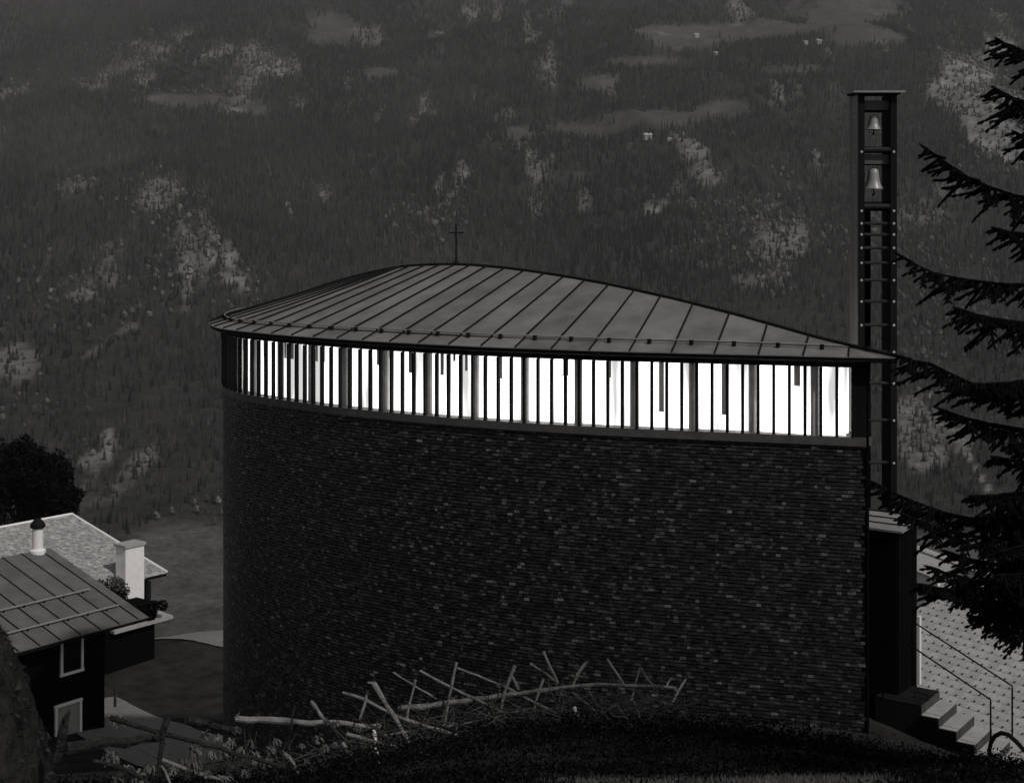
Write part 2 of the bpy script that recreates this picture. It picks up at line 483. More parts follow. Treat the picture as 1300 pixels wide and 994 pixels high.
def lumps(name, V, hgt, wid, tone, m):
    n = len(V); K = 6
    vv = np.zeros((n, 2 * K + 2, 3)); ang = rng.uniform(0, 6.28, n)[:, None] + np.arange(K)[None] * 2 * math.pi / K
    for t, (r, z) in enumerate(((0.9, 0.35), (0.8, 0.72))):
        jj = rng.uniform(0.6, 1.3, (n, K))
        vv[:, t * K:(t + 1) * K, 0] = np.cos(ang + t * .5) * wid[:, None] * r * jj; vv[:, t * K:(t + 1) * K, 1] = np.sin(ang + t * .5) * wid[:, None] * r * jj
        vv[:, t * K:(t + 1) * K, 2] = hgt[:, None] * z * rng.uniform(0.8, 1.2, (n, K))
    vv[:, 2 * K, 2] = hgt; vv[:, 2 * K + 1, 2] = -0.1
    vv += V[:, None, :]
    base = []
    for k in range(K):
        j = (k + 1) % K
        base += [(k, j, K + j), (k, K + j, K + k), (K + k, K + j, 2 * K), (j, k, 2 * K + 1)]
    fc = (np.array(base)[None] + (np.arange(n) * (2 * K + 2))[:, None, None]).reshape(-1, 3)
    return tag(raw(name, vv.reshape(-1, 3), fc, m, tone=np.repeat(tone, 2 * K + 2)), kind="stuff")

FV = scatter(190000)
fm, fr, fs_ = mask(FV, MEADOW, 0.5), np.maximum(np.maximum(mask(FV, ROCK, 1.0, 60), streaks(FV)), roadmask(FV)), mask(FV, SCRUB, 0.8, 80)
u_ = rng.uniform(0, 1, len(FV)); dens = 0.5 + 0.5 * smooth01(-0.45, 0.1, fbm(FV[:, 0] / 90, FV[:, 1] / 140, 4, 91))
keep = (u_ > fm * 1.25) & (rng.uniform(0, 1, len(FV)) > fr * 0.62) & (rng.uniform(0, 1, len(FV)) < dens)
FV, fs2 = FV[keep], fs_[keep]
fr2 = fr[keep]
isb = rng.uniform(0, 1, len(FV)) < np.maximum(fs2 * 0.45, fr2 * 0.8)
patch = fbm(FV[:, 0] / 160, FV[:, 1] / 260, 4, 77)
tone = np.clip(0.95 + 0.9 * patch + rng.normal(0, 0.4, len(FV)) + 0.5 * fr2, 0.25, 2.8)
A = FV[~isb]; A[:, 2] -= 1
hh = rng.uniform(8, 17, len(A)) * np.interp(A[:, 1], [850, 1900], [.55, 1]); cones("conifer_forest", A, hh, hh * rng.uniform(0.12, 0.18, len(A)), tone[~isb], M_conifer)
B = FV[isb]; hb = rng.uniform(3.5, 9.5, len(B)) * np.interp(B[:, 1], [850, 1900], [.6, 1]); lumps("broadleaf_wood", B, hb, hb * rng.uniform(0.3, 0.5, len(B)), tone[isb], M_decid)

def hit(px, py, lo=700, hi=4500):
    D = np.linspace(lo, hi, 6000); X = (px - CX) / F * D
    y = HY - H(X, D) / D * F
    i = int(np.argmax(y <= py)); return X[i], D[i], float(H(X[i:i + 1], D[i:i + 1])[0])

for (px, py, wd, lab) in ((884, 48, 9, "tiny white chalet on the broad upper meadow, highest of the far chalets"), (909, 71, 9, "tiny chalet at the dark wood's edge below the broad upper meadow"),
                          (1022, 57, 9, "left of the two tiny chalets standing together on the right-hand upper meadow"), (1040, 57, 12, "right and wider of the two tiny chalets standing together on the right-hand upper meadow"),
                          (822, 178, 15, "broad white farmhouse in the middle of the lower mountain meadow"), (850, 180, 8, "small pale barn just right of the broad white farmhouse on the lower mountain meadow")):
    x, d, z = hit(px, py)
    r = empty("far_chalet", (x, d, z), lab, "chalet")
    W_ = wd * d / F / 2 * 0.62; a = 0.3
    MB().box((x, d, z + W_ * .55), (W_, W_ * .8, W_ * .7), a).build("wall", M_concrete, r)
    mb = MB(); ex = Vector((math.cos(a), math.sin(a), 0)); ey = Vector((-math.sin(a), math.cos(a), 0)); c = Vector((x, d, z + W_ * 1.25))
    q = [c - ex * W_ * 1.15 - ey * W_, c + ex * W_ * 1.15 - ey * W_, c + ex * W_ * 1.15 + ey * W_, c - ex * W_ * 1.15 + ey * W_, c - ex * W_ * 1.15 + Vector((0, 0, W_ * .6)), c + ex * W_ * 1.15 + Vector((0, 0, W_ * .6))]
    mb.add(q, [(0, 1, 5, 4), (2, 3, 4, 5), (0, 4, 3), (1, 2, 5), (3, 2, 1, 0)]); mb.build("roof", M_slate, r)

# gravel road, verge and forecourt, laid on the ground
def strip(name, pts, wid, m, lift=0.06, n=40):
    pts = np.array(pts, float); t = np.linspace(0, len(pts) - 1, n)
    x = np.interp(t, range(len(pts)), pts[:, 0]); y = np.interp(t, range(len(pts)), pts[:, 1]); ww = np.interp(t, range(len(pts)), wid if hasattr(wid, '__len__') else [wid] * len(pts))
    tx, ty = np.gradient(x), np.gradient(y); L = np.hypot(tx, ty); nx, ny = -ty / L, tx / L
    C = np.linspace(-1, 1, 9); V = []
    for i in range(n):
        for c in C:
            e = 1
            V.append((x[i] + nx[i] * ww[i] * c * e, y[i] + ny[i] * ww[i] * c * e))
    V = np.array(V); Z = H(V[:, 0], V[:, 1]) + lift
    V = np.concatenate([V, Z[:, None]], 1)
    k = (np.arange(n - 1)[:, None] * 9 + np.arange(8)[None]).ravel()
    return tag(raw(name, V, np.stack([k, k + 1, k + 10, k + 9], 1), m, smooth=True), kind="structure")
strip("path", [(-16.5, 54), (-14, 50.2), (-11.8, 46.8), (-9.6, 43.8), (-7, 40.5)], [1.3, 1.7, 1.9, 2.0, 2.0], M_path, .04)
strip("road", [(-16.2, 63.4), (-13.5, 62.7), (-11, 61.6), (-6, 60)], [0.3, 1.1, 1.7, 2.0], M_path)
strip("forecourt", [(10.0, 26.6), (9.2, 25.6), (8.6, 24.7), (8.3, 24.0)], [0.5, 0.6, 0.5, 0.35], M_concrete, 0.05)

# ------------------------------------------------------------------ chapel
T = Vector((6.63, 26.25)); AX = Vector((-1, 1)).normalized(); PN = Vector((-1, -1)).normalized()
def uv(u, v): return T + AX * u + PN * v
def catmull(pts, n=30):
    pts = np.array(pts, float); p = np.vstack([2 * pts[0] - pts[1], pts, 2 * pts[-1] - pts[-2]]); out = []
    for i in range(1, len(p) - 2):
        for t in np.linspace(0, 1, n, endpoint=False):
            out.append(0.5 * ((2 * p[i]) + (-p[i - 1] + p[i + 1]) * t + (2 * p[i - 1] - 5 * p[i] + 4 * p[i + 1] - p[i + 2]) * t * t + (-p[i - 1] + 3 * p[i] - 3 * p[i + 1] + p[i + 2]) * t ** 3))
    out.append(p[-2]); return np.array(out)
CTRL = [(0, 0.04), (1.27, 0.72), (2.5, 1.4), (4.5, 2.45), (7, 3.42), (10, 4.1), (12.6, 4.27), (14.6, 4.12), (16.3, 3.32), (17.9, 2.0), (19.0, 0.88)]
half = catmull(CTRL + [(19.45, 0)])
full_ = np.vstack([half, (half * [1, -1])[::-1][1:]])          # near side from the tip to the round end, then back along the far side
class Curve:
    def __init__(s, uvp):
        s.p = np.array([tuple(uv(a, b)) for a, b in uvp]); s.L = np.concatenate([[0], np.cumsum(np.hypot(*np.diff(s.p, axis=0).T))]); s.tot = s.L[-1]
    def at(s, l):
        return np.array([np.interp(l, s.L, s.p[:, 0]), np.interp(l, s.L, s.p[:, 1])]).T
    def fr(s, l, e=0.06):
        p = s.at(l); a = s.at(np.maximum(np.asarray(l) - e, 0)); b = s.at(np.minimum(np.asarray(l) + e, s.tot))
        t = b - a; t = t / np.linalg.norm(t, axis=-1, keepdims=True)
        nrm = np.stack([-t[..., 1], t[..., 0]], -1)          # walking tip -> round end on the near side, outward is to the left
        return p, t, nrm
WC = Curve(full_); HALF_L = Curve(half).tot
# sign check of the outward normal
_p, _t, _n = WC.fr(np.array([8.0]))
NS = 1.0 if np.dot(_n[0], np.array(PN)) > 0 else -1.0
ZS0, ZG0, ZG1, ZE = -4.06, -3.90, -2.60, -2.37         # below the sill, glass bottom, glass top, roof edge
chapel = empty("chapel", (0.9, 31.9, -12.5), "leaf-shaped dark shingled chapel with a lit window band and seamed metal roof", "chapel")

def ring(name, off_o, off_i, z0, z1, m, l0=0.0, l1=None, n=220, parent=chapel):
    l = np.linspace(l0, WC.tot if l1 is None else l1, n); p, t, nn = WC.fr(l); nn = nn * NS
    hwid = np.abs((p - np.array(T)) @ np.array(PN))
    o = p + nn * off_o; i_ = p - nn * np.minimum(-off_i, 0.5 * hwid + .01)[:, None]; V = []; Fc = []
    for k in range(n):
        V += [(o[k, 0], o[k, 1], z0), (o[k, 0], o[k, 1], z1), (i_[k, 0], i_[k, 1], z1), (i_[k, 0], i_[k, 1], z0)]
    for k in range(n - 1):
        a = 4 * k; b = a + 4
        Fc += [(a, b, b + 1, a + 1), (a + 1, b + 1, b + 2, a + 2), (a + 2, b + 2, b + 3, a + 3), (a + 3, b + 3, b, a)]
    Fc += [(0, 1, 2, 3), (4 * n - 1, 4 * n - 2, 4 * n - 3, 4 * n - 4)]
    return raw(name, V, Fc, m, parent)
wall = ring("wall", -0.02, -0.3, -16, ZS0 - 0.004, M_core)
ring("sill", 0.07, -0.28, ZS0, ZG0, M_sill)
ring("lintel", 0.03, -0.2, ZG1, ZE - 0.02, M_darkwood)
li = half[(half[:, 0] > 0.55) & (half[:, 0] < 18.6)]
li = np.stack([li[:, 0], np.maximum(li[:, 1] * 0.88 - 0.3 * smooth01(0.6, 3.5, li[:, 0]) - .04, 0.03)], 1)[::4]
def inset(p):
    d = np.array(p) - np.array(T); u = float(d @ np.array(AX)); h = abs(float(d @ np.array(PN)))
    return max(0.02, 0.12 * h + 0.3 * float(smooth01(0.6, 3.5, u)) + .04)
lp = np.vstack([li, (li * [1, -1])[::-1]])
_q = np.array([tuple(uv(a, b)) for a, b in lp]); _n = len(_q)
raw("interior_glow_screen", [(a, b, z) for z in (-5.0, -2.49) for a, b in _q], [(i, (i + 1) % _n, _n + (i + 1) % _n, _n + i) for i in range(_n)], M_lit, chapel)  # glowing screen added behind the panes in place of the lit room
# corner board at the tip
def seg_ring(l0, l1): return ring("corner_board", 0.025, -0.12, ZG0 + 0.002, ZG1 - 0.002, M_darkwood, l0, l1, 8)
seg_ring(0.0, 0.24); seg_ring(WC.tot - 0.24, WC.tot)
MB().tube([(T.x + 0.0, T.y + 0.0, -13), (T.x + 0.0, T.y + 0.0, ZE - 0.1)], 0.035, 8).build("corner_post", M_core, chapel)

# fins, panes and posts of the clerestory
SP = 0.292
fin_me = local_mesh("fin", MB().obox((0, 0, 0), (0.027, 0, 0), (0, 0.042, 0), (0, 0, (ZG1 - ZG0) / 2 - 0.003)), M_fin)
pane_me = local_mesh("pane", MB().obox((0, 0, 0), ((SP - 0.056) / 2, 0, 0), (0, 0.004, 0), (0, 0, (ZG1 - ZG0) / 2 - 0.003)), M_glass)
pm = MB().lathe((0, 0, 0), [(0.085, (ZG0 - ZS0) * -1 - 0.75), (0.085, 0.68)], 12)
post_me = local_mesh("post", pm, M_post)
zc = (ZG0 + ZG1) / 2
nf = int((WC.tot - 0.48) / SP)
for i in range(nf + 1):
    l = 0.24 + i * (WC.tot - 0.48) / nf
    p, t, n = WC.fr(np.array([l])); p, t, n = p[0], t[0], n[0] * NS
    a = math.atan2(t[1], t[0])
    c = p + n * 0.035
    share("fin", fin_me, (c[0], c[1], zc), (0, 0, a), chapel)
    l2 = l + SP / 2
    if i < nf:
        p2, t2, n2 = WC.fr(np.array([l2])); p2, t2, n2 = p2[0], t2[0], n2[0] * NS
        share("pane", pane_me, (p2[0], p2[1], zc), (0, 0, math.atan2(t2[1], t2[0])), chapel)
    if i % 4 == 2 and 0.7 < l < WC.tot - 0.7:
        q = p + t * 0.12 - n * min(0.26, inset(p) * .6)
        share("post", post_me, (q[0], q[1], zc), (0, 0, 0), chapel)
# reveals hanging behind the glass
rr = random.Random(3)
for i in range(nf):
    l = 0.24 + (i + rr.uniform(.3, .7)) * (WC.tot - 0.48) / nf
    if not (0.9 < l < HALF_L) or rr.random() > (0.5 if l < 6 else 0.42): continue
    p, t, n = WC.fr(np.array([l])); p, t, n = p[0], t[0], n[0] * NS
    h = rr.choice([0.2, 0.38, 0.42, 0.45, 0.5] if l > 5 else [0.4, 0.5, 0.6, 0.95, 1.02]) * 1.0; wv = rr.uniform(0.025, 0.06)
    q = p - n * min(0.4, inset(p) * .75)
    mb = MB().obox((q[0], q[1], ZG1 + 0.03 - h / 2), (t[0] * wv, t[1] * wv, 0), (n[0] * .012, n[1] * .012, 0), (0, 0, h / 2))
    mb.obox((q[0], q[1], ZG1 + 0.03 - h - .012), (t[0] * wv * 1.1, t[1] * wv * 1.1, 0), (n[0] * .016, n[1] * .016, 0), (0, 0, .008))
    mb.build("hanging_batten", M_panel, chapel)

# shingles
EXPO = 0.070
rows = int((ZS0 + 13.6) / EXPO)
cand = []
for r in range(rows):
    z = ZS0 - 0.03 - r * EXPO
    l = rng.uniform(0.0, 0.1)
    while l < HALF_L + 3.0:
        wd = rng.uniform(0.06, 0.15)
        cand.append((l + wd / 2, wd, z + rng.normal(0, 0.004), rng.uniform(0, 0.012), rng.normal(0, 0.012)))
        l += wd
cand = np.array(cand)
p, t, n = WC.fr(cand[:, 0]); n = n * NS
gz = H(p[:, 0], p[:, 1])
ok = cand[:, 2] > gz - 0.25
cand, p, t, n = cand[ok], p[ok], t[ok], n[ok]
tone = np.clip(np.exp(rng.normal(-0.36, 0.88, len(cand))), 0.12, 6.5)
tone[rng.uniform(0, 1, len(cand)) < 0.03] *= 2.0
vd = p / np.linalg.norm(p, axis=1, keepdims=True)
vis = -(vd * n).sum(1)
area = cand[:, 1] * np.maximum(vis, 0) / (p ** 2).sum(1) * ((cand[:, 2] > -8.6) & (cand[:, 0] > 0.2))
big = set(np.argsort(-area)[:300].tolist())
SH, TH = 0.052, 0.006
TILT = 0.16
var_me = []
for k in range(12):
    wv, tv = [0.132, 0.138, 0.143, 0.149][k % 4] , [0.55, 0.85, 1.3][k // 4]
    mb = MB().obox((0, 0, 0), (wv / 2 - .003, 0, 0), (0, TH, 0), (0, 0, SH / 2))
    me = local_mesh("shingle", mb, M_shingle); a = me.attributes.new("tone", 'FLOAT', 'POINT'); a.data.foreach_set("value", [tv] * 8); var_me.append(me)
V = []; TN = []
sg = np.array([(i, j, k) for k in (-1, 1) for j in (-1, 1) for i in (-1, 1)], float)
for i in range(len(cand)):
    l, wd, z, pr, tl = cand[i]
    c = np.array([p[i, 0] + n[i, 0] * (0.012 + pr), p[i, 1] + n[i, 1] * (0.012 + pr), z])
    if i in big:
        k = int(np.argmin([abs(w_ - wd) for w_ in (0.132, 0.138, 0.143, 0.149)])) + 4 * (0 if tone[i] < .7 else 1 if tone[i] < 1.1 else 2)
        o = share("shingle", var_me[k], c, (0, 0, 0), chapel)
        X_ = Vector((t[i, 0], t[i, 1], 0)); N_ = Vector((n[i, 0], n[i, 1], 0)); Zv = (Vector((0, 0, 1)) - N_ * (TILT + tl)).normalized()
        Y_ = Zv.cross(X_).normalized()
        o.rotation_euler = Matrix((X_, Y_, Zv)).transposed().to_euler()
        continue
    ux = np.array([t[i, 0], t[i, 1], 0]) * (wd / 2 - 0.003); un = np.array([n[i, 0], n[i, 1], 0]); uz = np.array([0, 0, 1.0]) - un * (TILT + tl)
    V.append(c + sg[:, :1] * ux + sg[:, 1:2] * un * TH + sg[:, 2:] * uz * SH / 2); TN.append(np.full(8, tone[i]))
V = np.concatenate(V); nb_ = len(V) // 8
bf = np.array([(0, 2, 3, 1), (4, 5, 7, 6), (0, 1, 5, 4), (2, 6, 7, 3), (0, 4, 6, 2), (1, 3, 7, 5)])
fc = (bf[None] + (np.arange(nb_) * 8)[:, None, None]).reshape(-1, 4)
tag(raw("shingles", V, fc, M_shingle, chapel, tone=np.concatenate(TN)), kind="stuff")

# roof: ridge along the axis, sheets between standing seams square to it
ECTRL = [(-0.62, 0.0), (0.2, 0.55), (1.27, 1.13), (2.5, 1.82), (4.5, 2.87), (7, 3.82), (10, 4.5), (12.6, 4.7), (14.7, 4.5), (16.6, 3.58), (18.3, 2.2), (19.5, 1.02), (19.95, 0)]
ec = catmull(ECTRL)
_o = np.argsort(ec[:, 0])
def hw(u): return np.interp(u, ec[_o, 0], ec[_o, 1], left=0, right=0)
KS = 0.325
EST = 0.46           # width of the eaves strip
# rise of the ridge above the eaves, read off the roof's skyline
RIDGE_PX = [(348, 384), (400, 365), (450, 350), (510, 337), (580, 334.5), (640, 339), (700, 347.5), (760, 357.5), (820, 370.5), (880, 384.5), (940, 400), (1000, 417), (1060, 434)]
_ru, _rr = [19.95], [0.0]
for _x, _y in RIDGE_PX:
    _k = (_x - CX) / F; _u = (T.x - _k * T.y) / (0.70711 * (1 + _k)); _d = T.y + 0.70711 * _u
    _ru.append(_u); _rr.append(-(_y - HY) / F * _d - ZE - 0.05)
_ru.append(-0.7); _rr.append(0.0)
_ru, _rr = np.array(_ru[::-1]), np.array(_rr[::-1])
_rg = np.linspace(-0.7, 19.95, 400); _rv = np.interp(_rg, _ru, _rr); _rk = np.ones(31) / 31; _rv = np.convolve(np.pad(_rv, 15, mode='edge'), _rk, 'valid')
def rise(u): return np.interp(u, _rg, _rv) * smooth01(-0.72, 0.1, u)
def rz(u, v): return ZE + rise(u) * (1 - abs(v) / np.maximum(hw(u), 1e-3))
def R(u, v, dz=0.0):
    q = uv(u, v); return Vector((q.x, q.y, float(rz(u, v)) + dz))
US = [-0.62 + 0.02] + [0.1 + 0.72 * i for i in range(28)] + [19.945]
def slope_(u): return (hw(u + .08) - hw(u - .08)) / .16
_ug = np.linspace(-0.62, 19.95, 500); _mg = np.clip(slope_(_ug), -1.6, 1.2); _ur = _ug + hw(_ug) * _mg * np.where(_mg > 0, .95, .85)
_ur = np.clip(np.maximum.accumulate(_ur), -0.62, 19.95); _k9 = np.ones(21) / 21; _ur = np.convolve(np.pad(_ur, 10, mode='edge'), _k9, 'valid'); _ur[0] = -.62; _ur[-1] = 19.95
def ridge_u(u): return float(np.interp(u, _ug, _ur))
def SR(u, v, sgn, dz=0.0):
    # point on the roof on the line that leaves the eaves at u, at distance-like height v (v = hw at the eaves, 0 on the ridge)
    h = max(float(hw(u)), 1e-4); f = 1 - min(max(v / h, 0), 1)
    return R(u + (ridge_u(u) - u) * f, sgn * v, dz)
def patchmesh(name, u0, u1, vin, vout, sgn, dz, thick, m, nu=4, nv=6):
    top = []
    for i in range(nu + 1):
        u = u0 + (u1 - u0) * i / nu; h = float(hw(u)); a = vin(h); b = vout(h)
        for j in range(nv + 1):
            v = a + (b - a) * j / nv
            top.append(SR(u, v, sgn, dz))
    N = len(top); allv = top + [q - Vector((0, 0, thick)) for q in top]; fs = []
    idx = lambda i, j: i * (nv + 1) + j
    for i in range(nu):
        for j in range(nv):
            fs.append((idx(i, j), idx(i, j + 1), idx(i + 1, j + 1), idx(i + 1, j)))
            fs.append((N + idx(i, j), N + idx(i + 1, j), N + idx(i + 1, j + 1), N + idx(i, j + 1)))
    for i in range(nu):
        for j in (0, nv): fs.append((idx(i, j), idx(i + 1, j), N + idx(i + 1, j), N + idx(i, j)))
    for j in range(nv):
        for i in (0, nu): fs.append((idx(i, j), idx(i, j + 1), N + idx(i, j + 1), N + idx(i, j)))
    return raw(name, allv, fs, m, chapel)
G_ = 0.004
for sgn in (1, -1):
    patchmesh('roof_deck', US[0] + .01, US[-1] - .01, lambda h: 0.0, lambda h: max(h - .012, .001), sgn, -0.03, 0.02, M_core, 140, 8)
for sgn in (1, -1):
    for a, b in zip(US[:-1], US[1:]):
        if float(hw((a + b) / 2)) > EST + 0.1:
            patchmesh("roof_sheet", a + G_, b - G_, lambda h: 0.004, lambda h: max(h - EST, 0.005), sgn, 0.02 + rr.uniform(0, 0.004), 0.02, M_roof)
        patchmesh("eaves_sheet", a + G_, b - G_, lambda h: max(h - EST - .02, 0.003), lambda h: h, sgn, -0.004, 0.018, M_roof, 4, 2)
    for u in US[1:-1]:
        h = float(hw(u))
        if h > EST + .1:
            q = [SR(u, v, sgn, 0.038) for v in np.linspace(0.02, h - EST + .01, 10)]
            mb = MB()
            for s0, s1 in zip(q[:-1], q[1:]):
                d_ = (s1 - s0) / 2; mb.obox((s0 + s1) / 2, d_ * 1.0, V3(AX * 0.013, 0), (0, 0, 0.022))
            mb.build("seam", M_seam, chapel)
        q = [SR(u, v, sgn, 0.012) for v in np.linspace(max(h - EST, 0.02), h - .005, 4)]
        mb = MB()
        for s0, s1 in zip(q[:-1], q[1:]):
            d_ = (s1 - s0) / 2; mb.obox((s0 + s1) / 2, d_, V3(AX * 0.012, 0), (0, 0, 0.018))
        mb.build("eaves_seam", M_seam, chapel)
        q = R(u - .1, sgn * (float(hw(u - .1)) - EST + 0.03), 0.05)
        MB().box(q, (0.03, 0.03, 0.045), .78).build("snow_guard_clip", M_seam, chapel)
# snow guard pipe round the eaves
us = np.concatenate([np.linspace(0.4, 18.6, 95), np.linspace(18.65, 19.55, 14)])
ptsN = [R(u, max(float(hw(u)) - EST, 0.01), 0.075) for u in us]; ptsF = [R(u, -max(float(hw(u)) - EST, 0.01), 0.075) for u in us[::-1]]
MB().tube(ptsN + ptsF, 0.017, 6).build("snow_guard", M_pipe, chapel)
MB().tube([R(u, 0, 0.045) for u in np.concatenate([np.linspace(-0.6, 18.5, 64), np.linspace(18.6, 19.9, 14)])], 0.032, 6).build("ridge_cap", M_seam, chapel)
# soffit and fascia under the eaves
l = np.linspace(0, 1, 260); uu = np.concatenate([ec[:, 0], ec[::-1, 0][1:]]); vv_ = np.concatenate([ec[:, 1], -ec[::-1, 1][1:]])
EC = Curve(np.stack([uu, vv_], 1)); pe, te, ne = EC.fr(l * EC.tot); ne = ne * NS
V = []; Fc = []
for k in range(260):
    o = pe[k] - ne[k] * 0.02; i_ = WC.at(np.array([l[k] * WC.tot]))[0]; inn = pe[k] - ne[k] * 0.06
    V += [(o[0], o[1], ZE - 0.03), (o[0], o[1], ZE - 0.085), (inn[0], inn[1], ZE - 0.11), (i_[0], i_[1], ZE - 0.14), (i_[0], i_[1], ZE - 0.035)]
for k in range(259):
    for j in range(5):
        a = 5 * k + j; b = 5 * k + (j + 1) % 5; Fc.append((a, b, b + 5, a + 5))
raw("fascia", V, Fc, M_darkwood, chapel)
# roof cross
b0 = R(11.3, 0, 0.03); mb = MB()
mb.lathe(b0, [(0.06, 0), (0.06, 0.07), (0.035, 0.09), (0.035, 0.12)], 10)
mb.box(b0 + Vector((0, 0, .55)), (.017, .017, .45), .6)
mb.box(b0 + Vector((0, 0, .78)), (.19, .016, .016), .1)
mb.build("cross", M_rail, chapel)

# ------------------------------------------------------------------ entrance box of the chapel and its stair
S_ = Vector((0.815, -0.58, 0)); W_v = Vector((0.58, 0.815, 0)); UP = Vector((0, 0, 1))
C0 = Vector((7.42, 27.1, 0))
vest = MB()
zt, zb_ = -5.86, -9.6
cen = C0 - S_ * 0.9 + W_v * 0.55 + UP * (zt + zb_) / 2
vest.obox(cen, S_ * 0.9, W_v * 0.55, UP * (zt - zb_) / 2)
vo = vest.build("entrance_porch", M_core, chapel)
for i in range(16):          # upright boards on the two faces in view
    if i < 9:
        c = C0 - S_ * (0.1 + i * 0.2) - W_v * 0.012 + UP * (zt + zb_) / 2
        MB().obox(c, S_ * 0.094, W_v * (0.012 + 0.004 * (i % 3)), UP * ((zt - zb_) / 2 - .01)).build("board", M_core, vo)
    elif i < 14:
        j = i - 9
        c = C0 + W_v * (0.1 + j * 0.2) + S_ * 0.012 + UP * (zt + zb_) / 2
        MB().obox(c, W_v * 0.094, S_ * (0.012 + 0.004 * (j % 3)), UP * ((zt - zb_) / 2 - .01)).build("board", M_core, vo)
rs = 0.10
for (a, b) in ((0.0, 0.42), (0.42, 0.86), (0.86, 1.3)):
    p0 = C0 + S_ * 0.14 - W_v * 0.12
    q = [p0 + W_v * a, p0 + W_v * (b - .012), p0 + W_v * (b - .012) - S_ * 2.0, p0 + W_v * a - S_ * 2.0]
    q = [k + UP * (zt + 0.06 + rs * 0.5 * (a if i_ in (0, 3) else b)) for i_, k in enumerate(q)]
    MB().prism(q, 0.04).build("porch_roof_sheet", M_pipe, vo)
    MB().tube([q[1] + UP * .012, q[2] + UP * .012], 0.014, 6).build("porch_roof_seam", M_seam, vo)
jb = C0 + W_v * 1.08 + S_ * 0.05
MB().obox(jb + UP * ((-7.7 - 9.05) / 2), W_v * 0.05, S_ * 0.03, UP * ((9.05 - 7.7) / 2)).build("door_jamb", M_frame, vo)

N0 = Vector((7.71, 26.5, 0)); TREAD, RISE, WID = 0.335, 0.175, 1.02
stair = empty("entrance_stair", N0 + UP * -9.9, "pale concrete entrance stair going down to the right from the dark porch", "stairs")
MB().obox(N0 - S_ * 0.45 + W_v * WID / 2 + UP * (-8.98 - 0.5), S_ * 0.45, W_v * WID / 2, UP * 0.5).build("landing", mat("dark_landing_concrete", 0.0132, .9, .3, 3, .1, spec=.05), stair)  # landing in a much darker concrete than the steps
for k in range(5):
    c = N0 + S_ * (TREAD * (k + .5)) + W_v * WID / 2 + UP * (-8.98 - RISE * (k + 1) - 0.45)
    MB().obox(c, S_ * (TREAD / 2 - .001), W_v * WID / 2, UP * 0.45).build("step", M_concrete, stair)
    MB().obox(N0 + S_ * (TREAD * k + .004) + W_v * WID / 2 + UP * (-8.98 - RISE * (k + .5)), S_ * .003, W_v * (WID / 2 - .004), UP * (RISE / 2 - .004)).build("riser", M_riser_shade, stair)
    MB().obox(c - W_v * (WID / 2 + .04) + UP * .02, S_ * (TREAD / 2), W_v * .035, UP * 0.42).build("string_block", M_core, stair)
sc = N0 + S_ * 0.1 + W_v * 0.1 + UP * -8.98 - S_ * .35 + W_v * .25
MB().tube([sc - S_ * .0, sc + UP * .13, sc + S_ * .26 + UP * .1, sc + S_ * .26], .016, 6).build("boot_scraper", M_rail, stair)
def rail(name, pts, r, label, n=8):
    return tag(MB().tube(pts, r, n).build(name, M_rail, smooth=True, loc=pts[-1]), label, "handrail")
nb0 = N0 - S_ * 0.75; nb1 = N0 + S_ * 1.29
rail("handrail", [V3(nb0, -9.0), V3(nb0, -7.62), V3(nb1, -8.62), V3(nb1, -8.66), V3(nb1, -9.6)], .017, "thin black handrail on the near side of the stair, against the dark porch")
fb0 = N0 + W_v * WID - S_ * .5; fb1 = N0 + W_v * WID + S_ * 1.387
rail("handrail", [V3(fb0, -9.0), V3(fb0, -7.73), V3(fb1, -8.62), V3(fb1, -8.66), V3(fb1, -9.6)], .017, "thin black handrail on the far side of the stair, in front of the slate roof")
AR = [P(1256, 990, 22.6), P(1256, 952, 22.6), P(1258, 942, 22.6), P(1263, 934, 22.5), P(1271, 930, 22.4), P(1280, 932, 22.3), P(1290, 941, 22.1), P(1303, 955, 21.8), P(1330, 985, 21.3)]
rail("handrail", AR, .036, "thick black bent tube rail in the bottom right corner")

# ------------------------------------------------------------------ bell tower
TD = 30.0; tx0, tx1, tx2, tx3 = 7.39, 7.52, 8.08, 8.21; TZ0, TZ1 = -11, 2.862; TDP = 0.75
tower = empty("bell_tower", (7.8, TD + .37, -10.6), "tall slender open timber bell tower with ladder rungs and a flat cap", "bell tower")
for a, b in ((tx0, tx1), (tx2, tx3)):
    MB().box(((a + b) / 2, TD + TDP / 2, (TZ0 + TZ1) / 2), ((b - a) / 2, TDP / 2, (TZ1 - TZ0) / 2)).build("upright", M_tower, tower)
zy = lambda y, d=TD: -(y - HY) / F * d
MB().box((tx0 - .008, TD + TDP / 2 + .01, (TZ0 + TZ1) / 2), (.006, TDP / 2 - .02, (TZ1 - TZ0) / 2 - .01)).build("sky_light_board", M_side, tower)  # thin sheet added to carry the sky-lit tone of the left upright
MB().box(((7.62 + 7.8) / 2, TD + .6, (zy(268) + TZ0) / 2), (.085, .03, (zy(268) - TZ0) / 2)).build("rear_board", M_core, tower)
for y in (284, 298, 315, 334, 356, 383, 413, 447, 487, 534, 588, 648, 715):
    MB().tube([(tx1 - .01, TD + .1, zy(y)), (tx2 + .01, TD + .1, zy(y))], .032, 8).build("rung", M_rung, tower)
bolt_me = local_mesh("bolt", MB().lathe((0, 0, 0), [(0.0, .012), (.022, .010), (.028, 0)], 8), M_bolt)
for y in (193, 268, 284, 298, 315, 334, 356, 383, 413, 447, 487, 534, 588, 648):
    for x in ((tx0 + tx1) / 2, (tx2 + tx3) / 2):
        share("bolt", bolt_me, (x, TD - .001, zy(y)), (math.radians(90), 0, 0), tower)
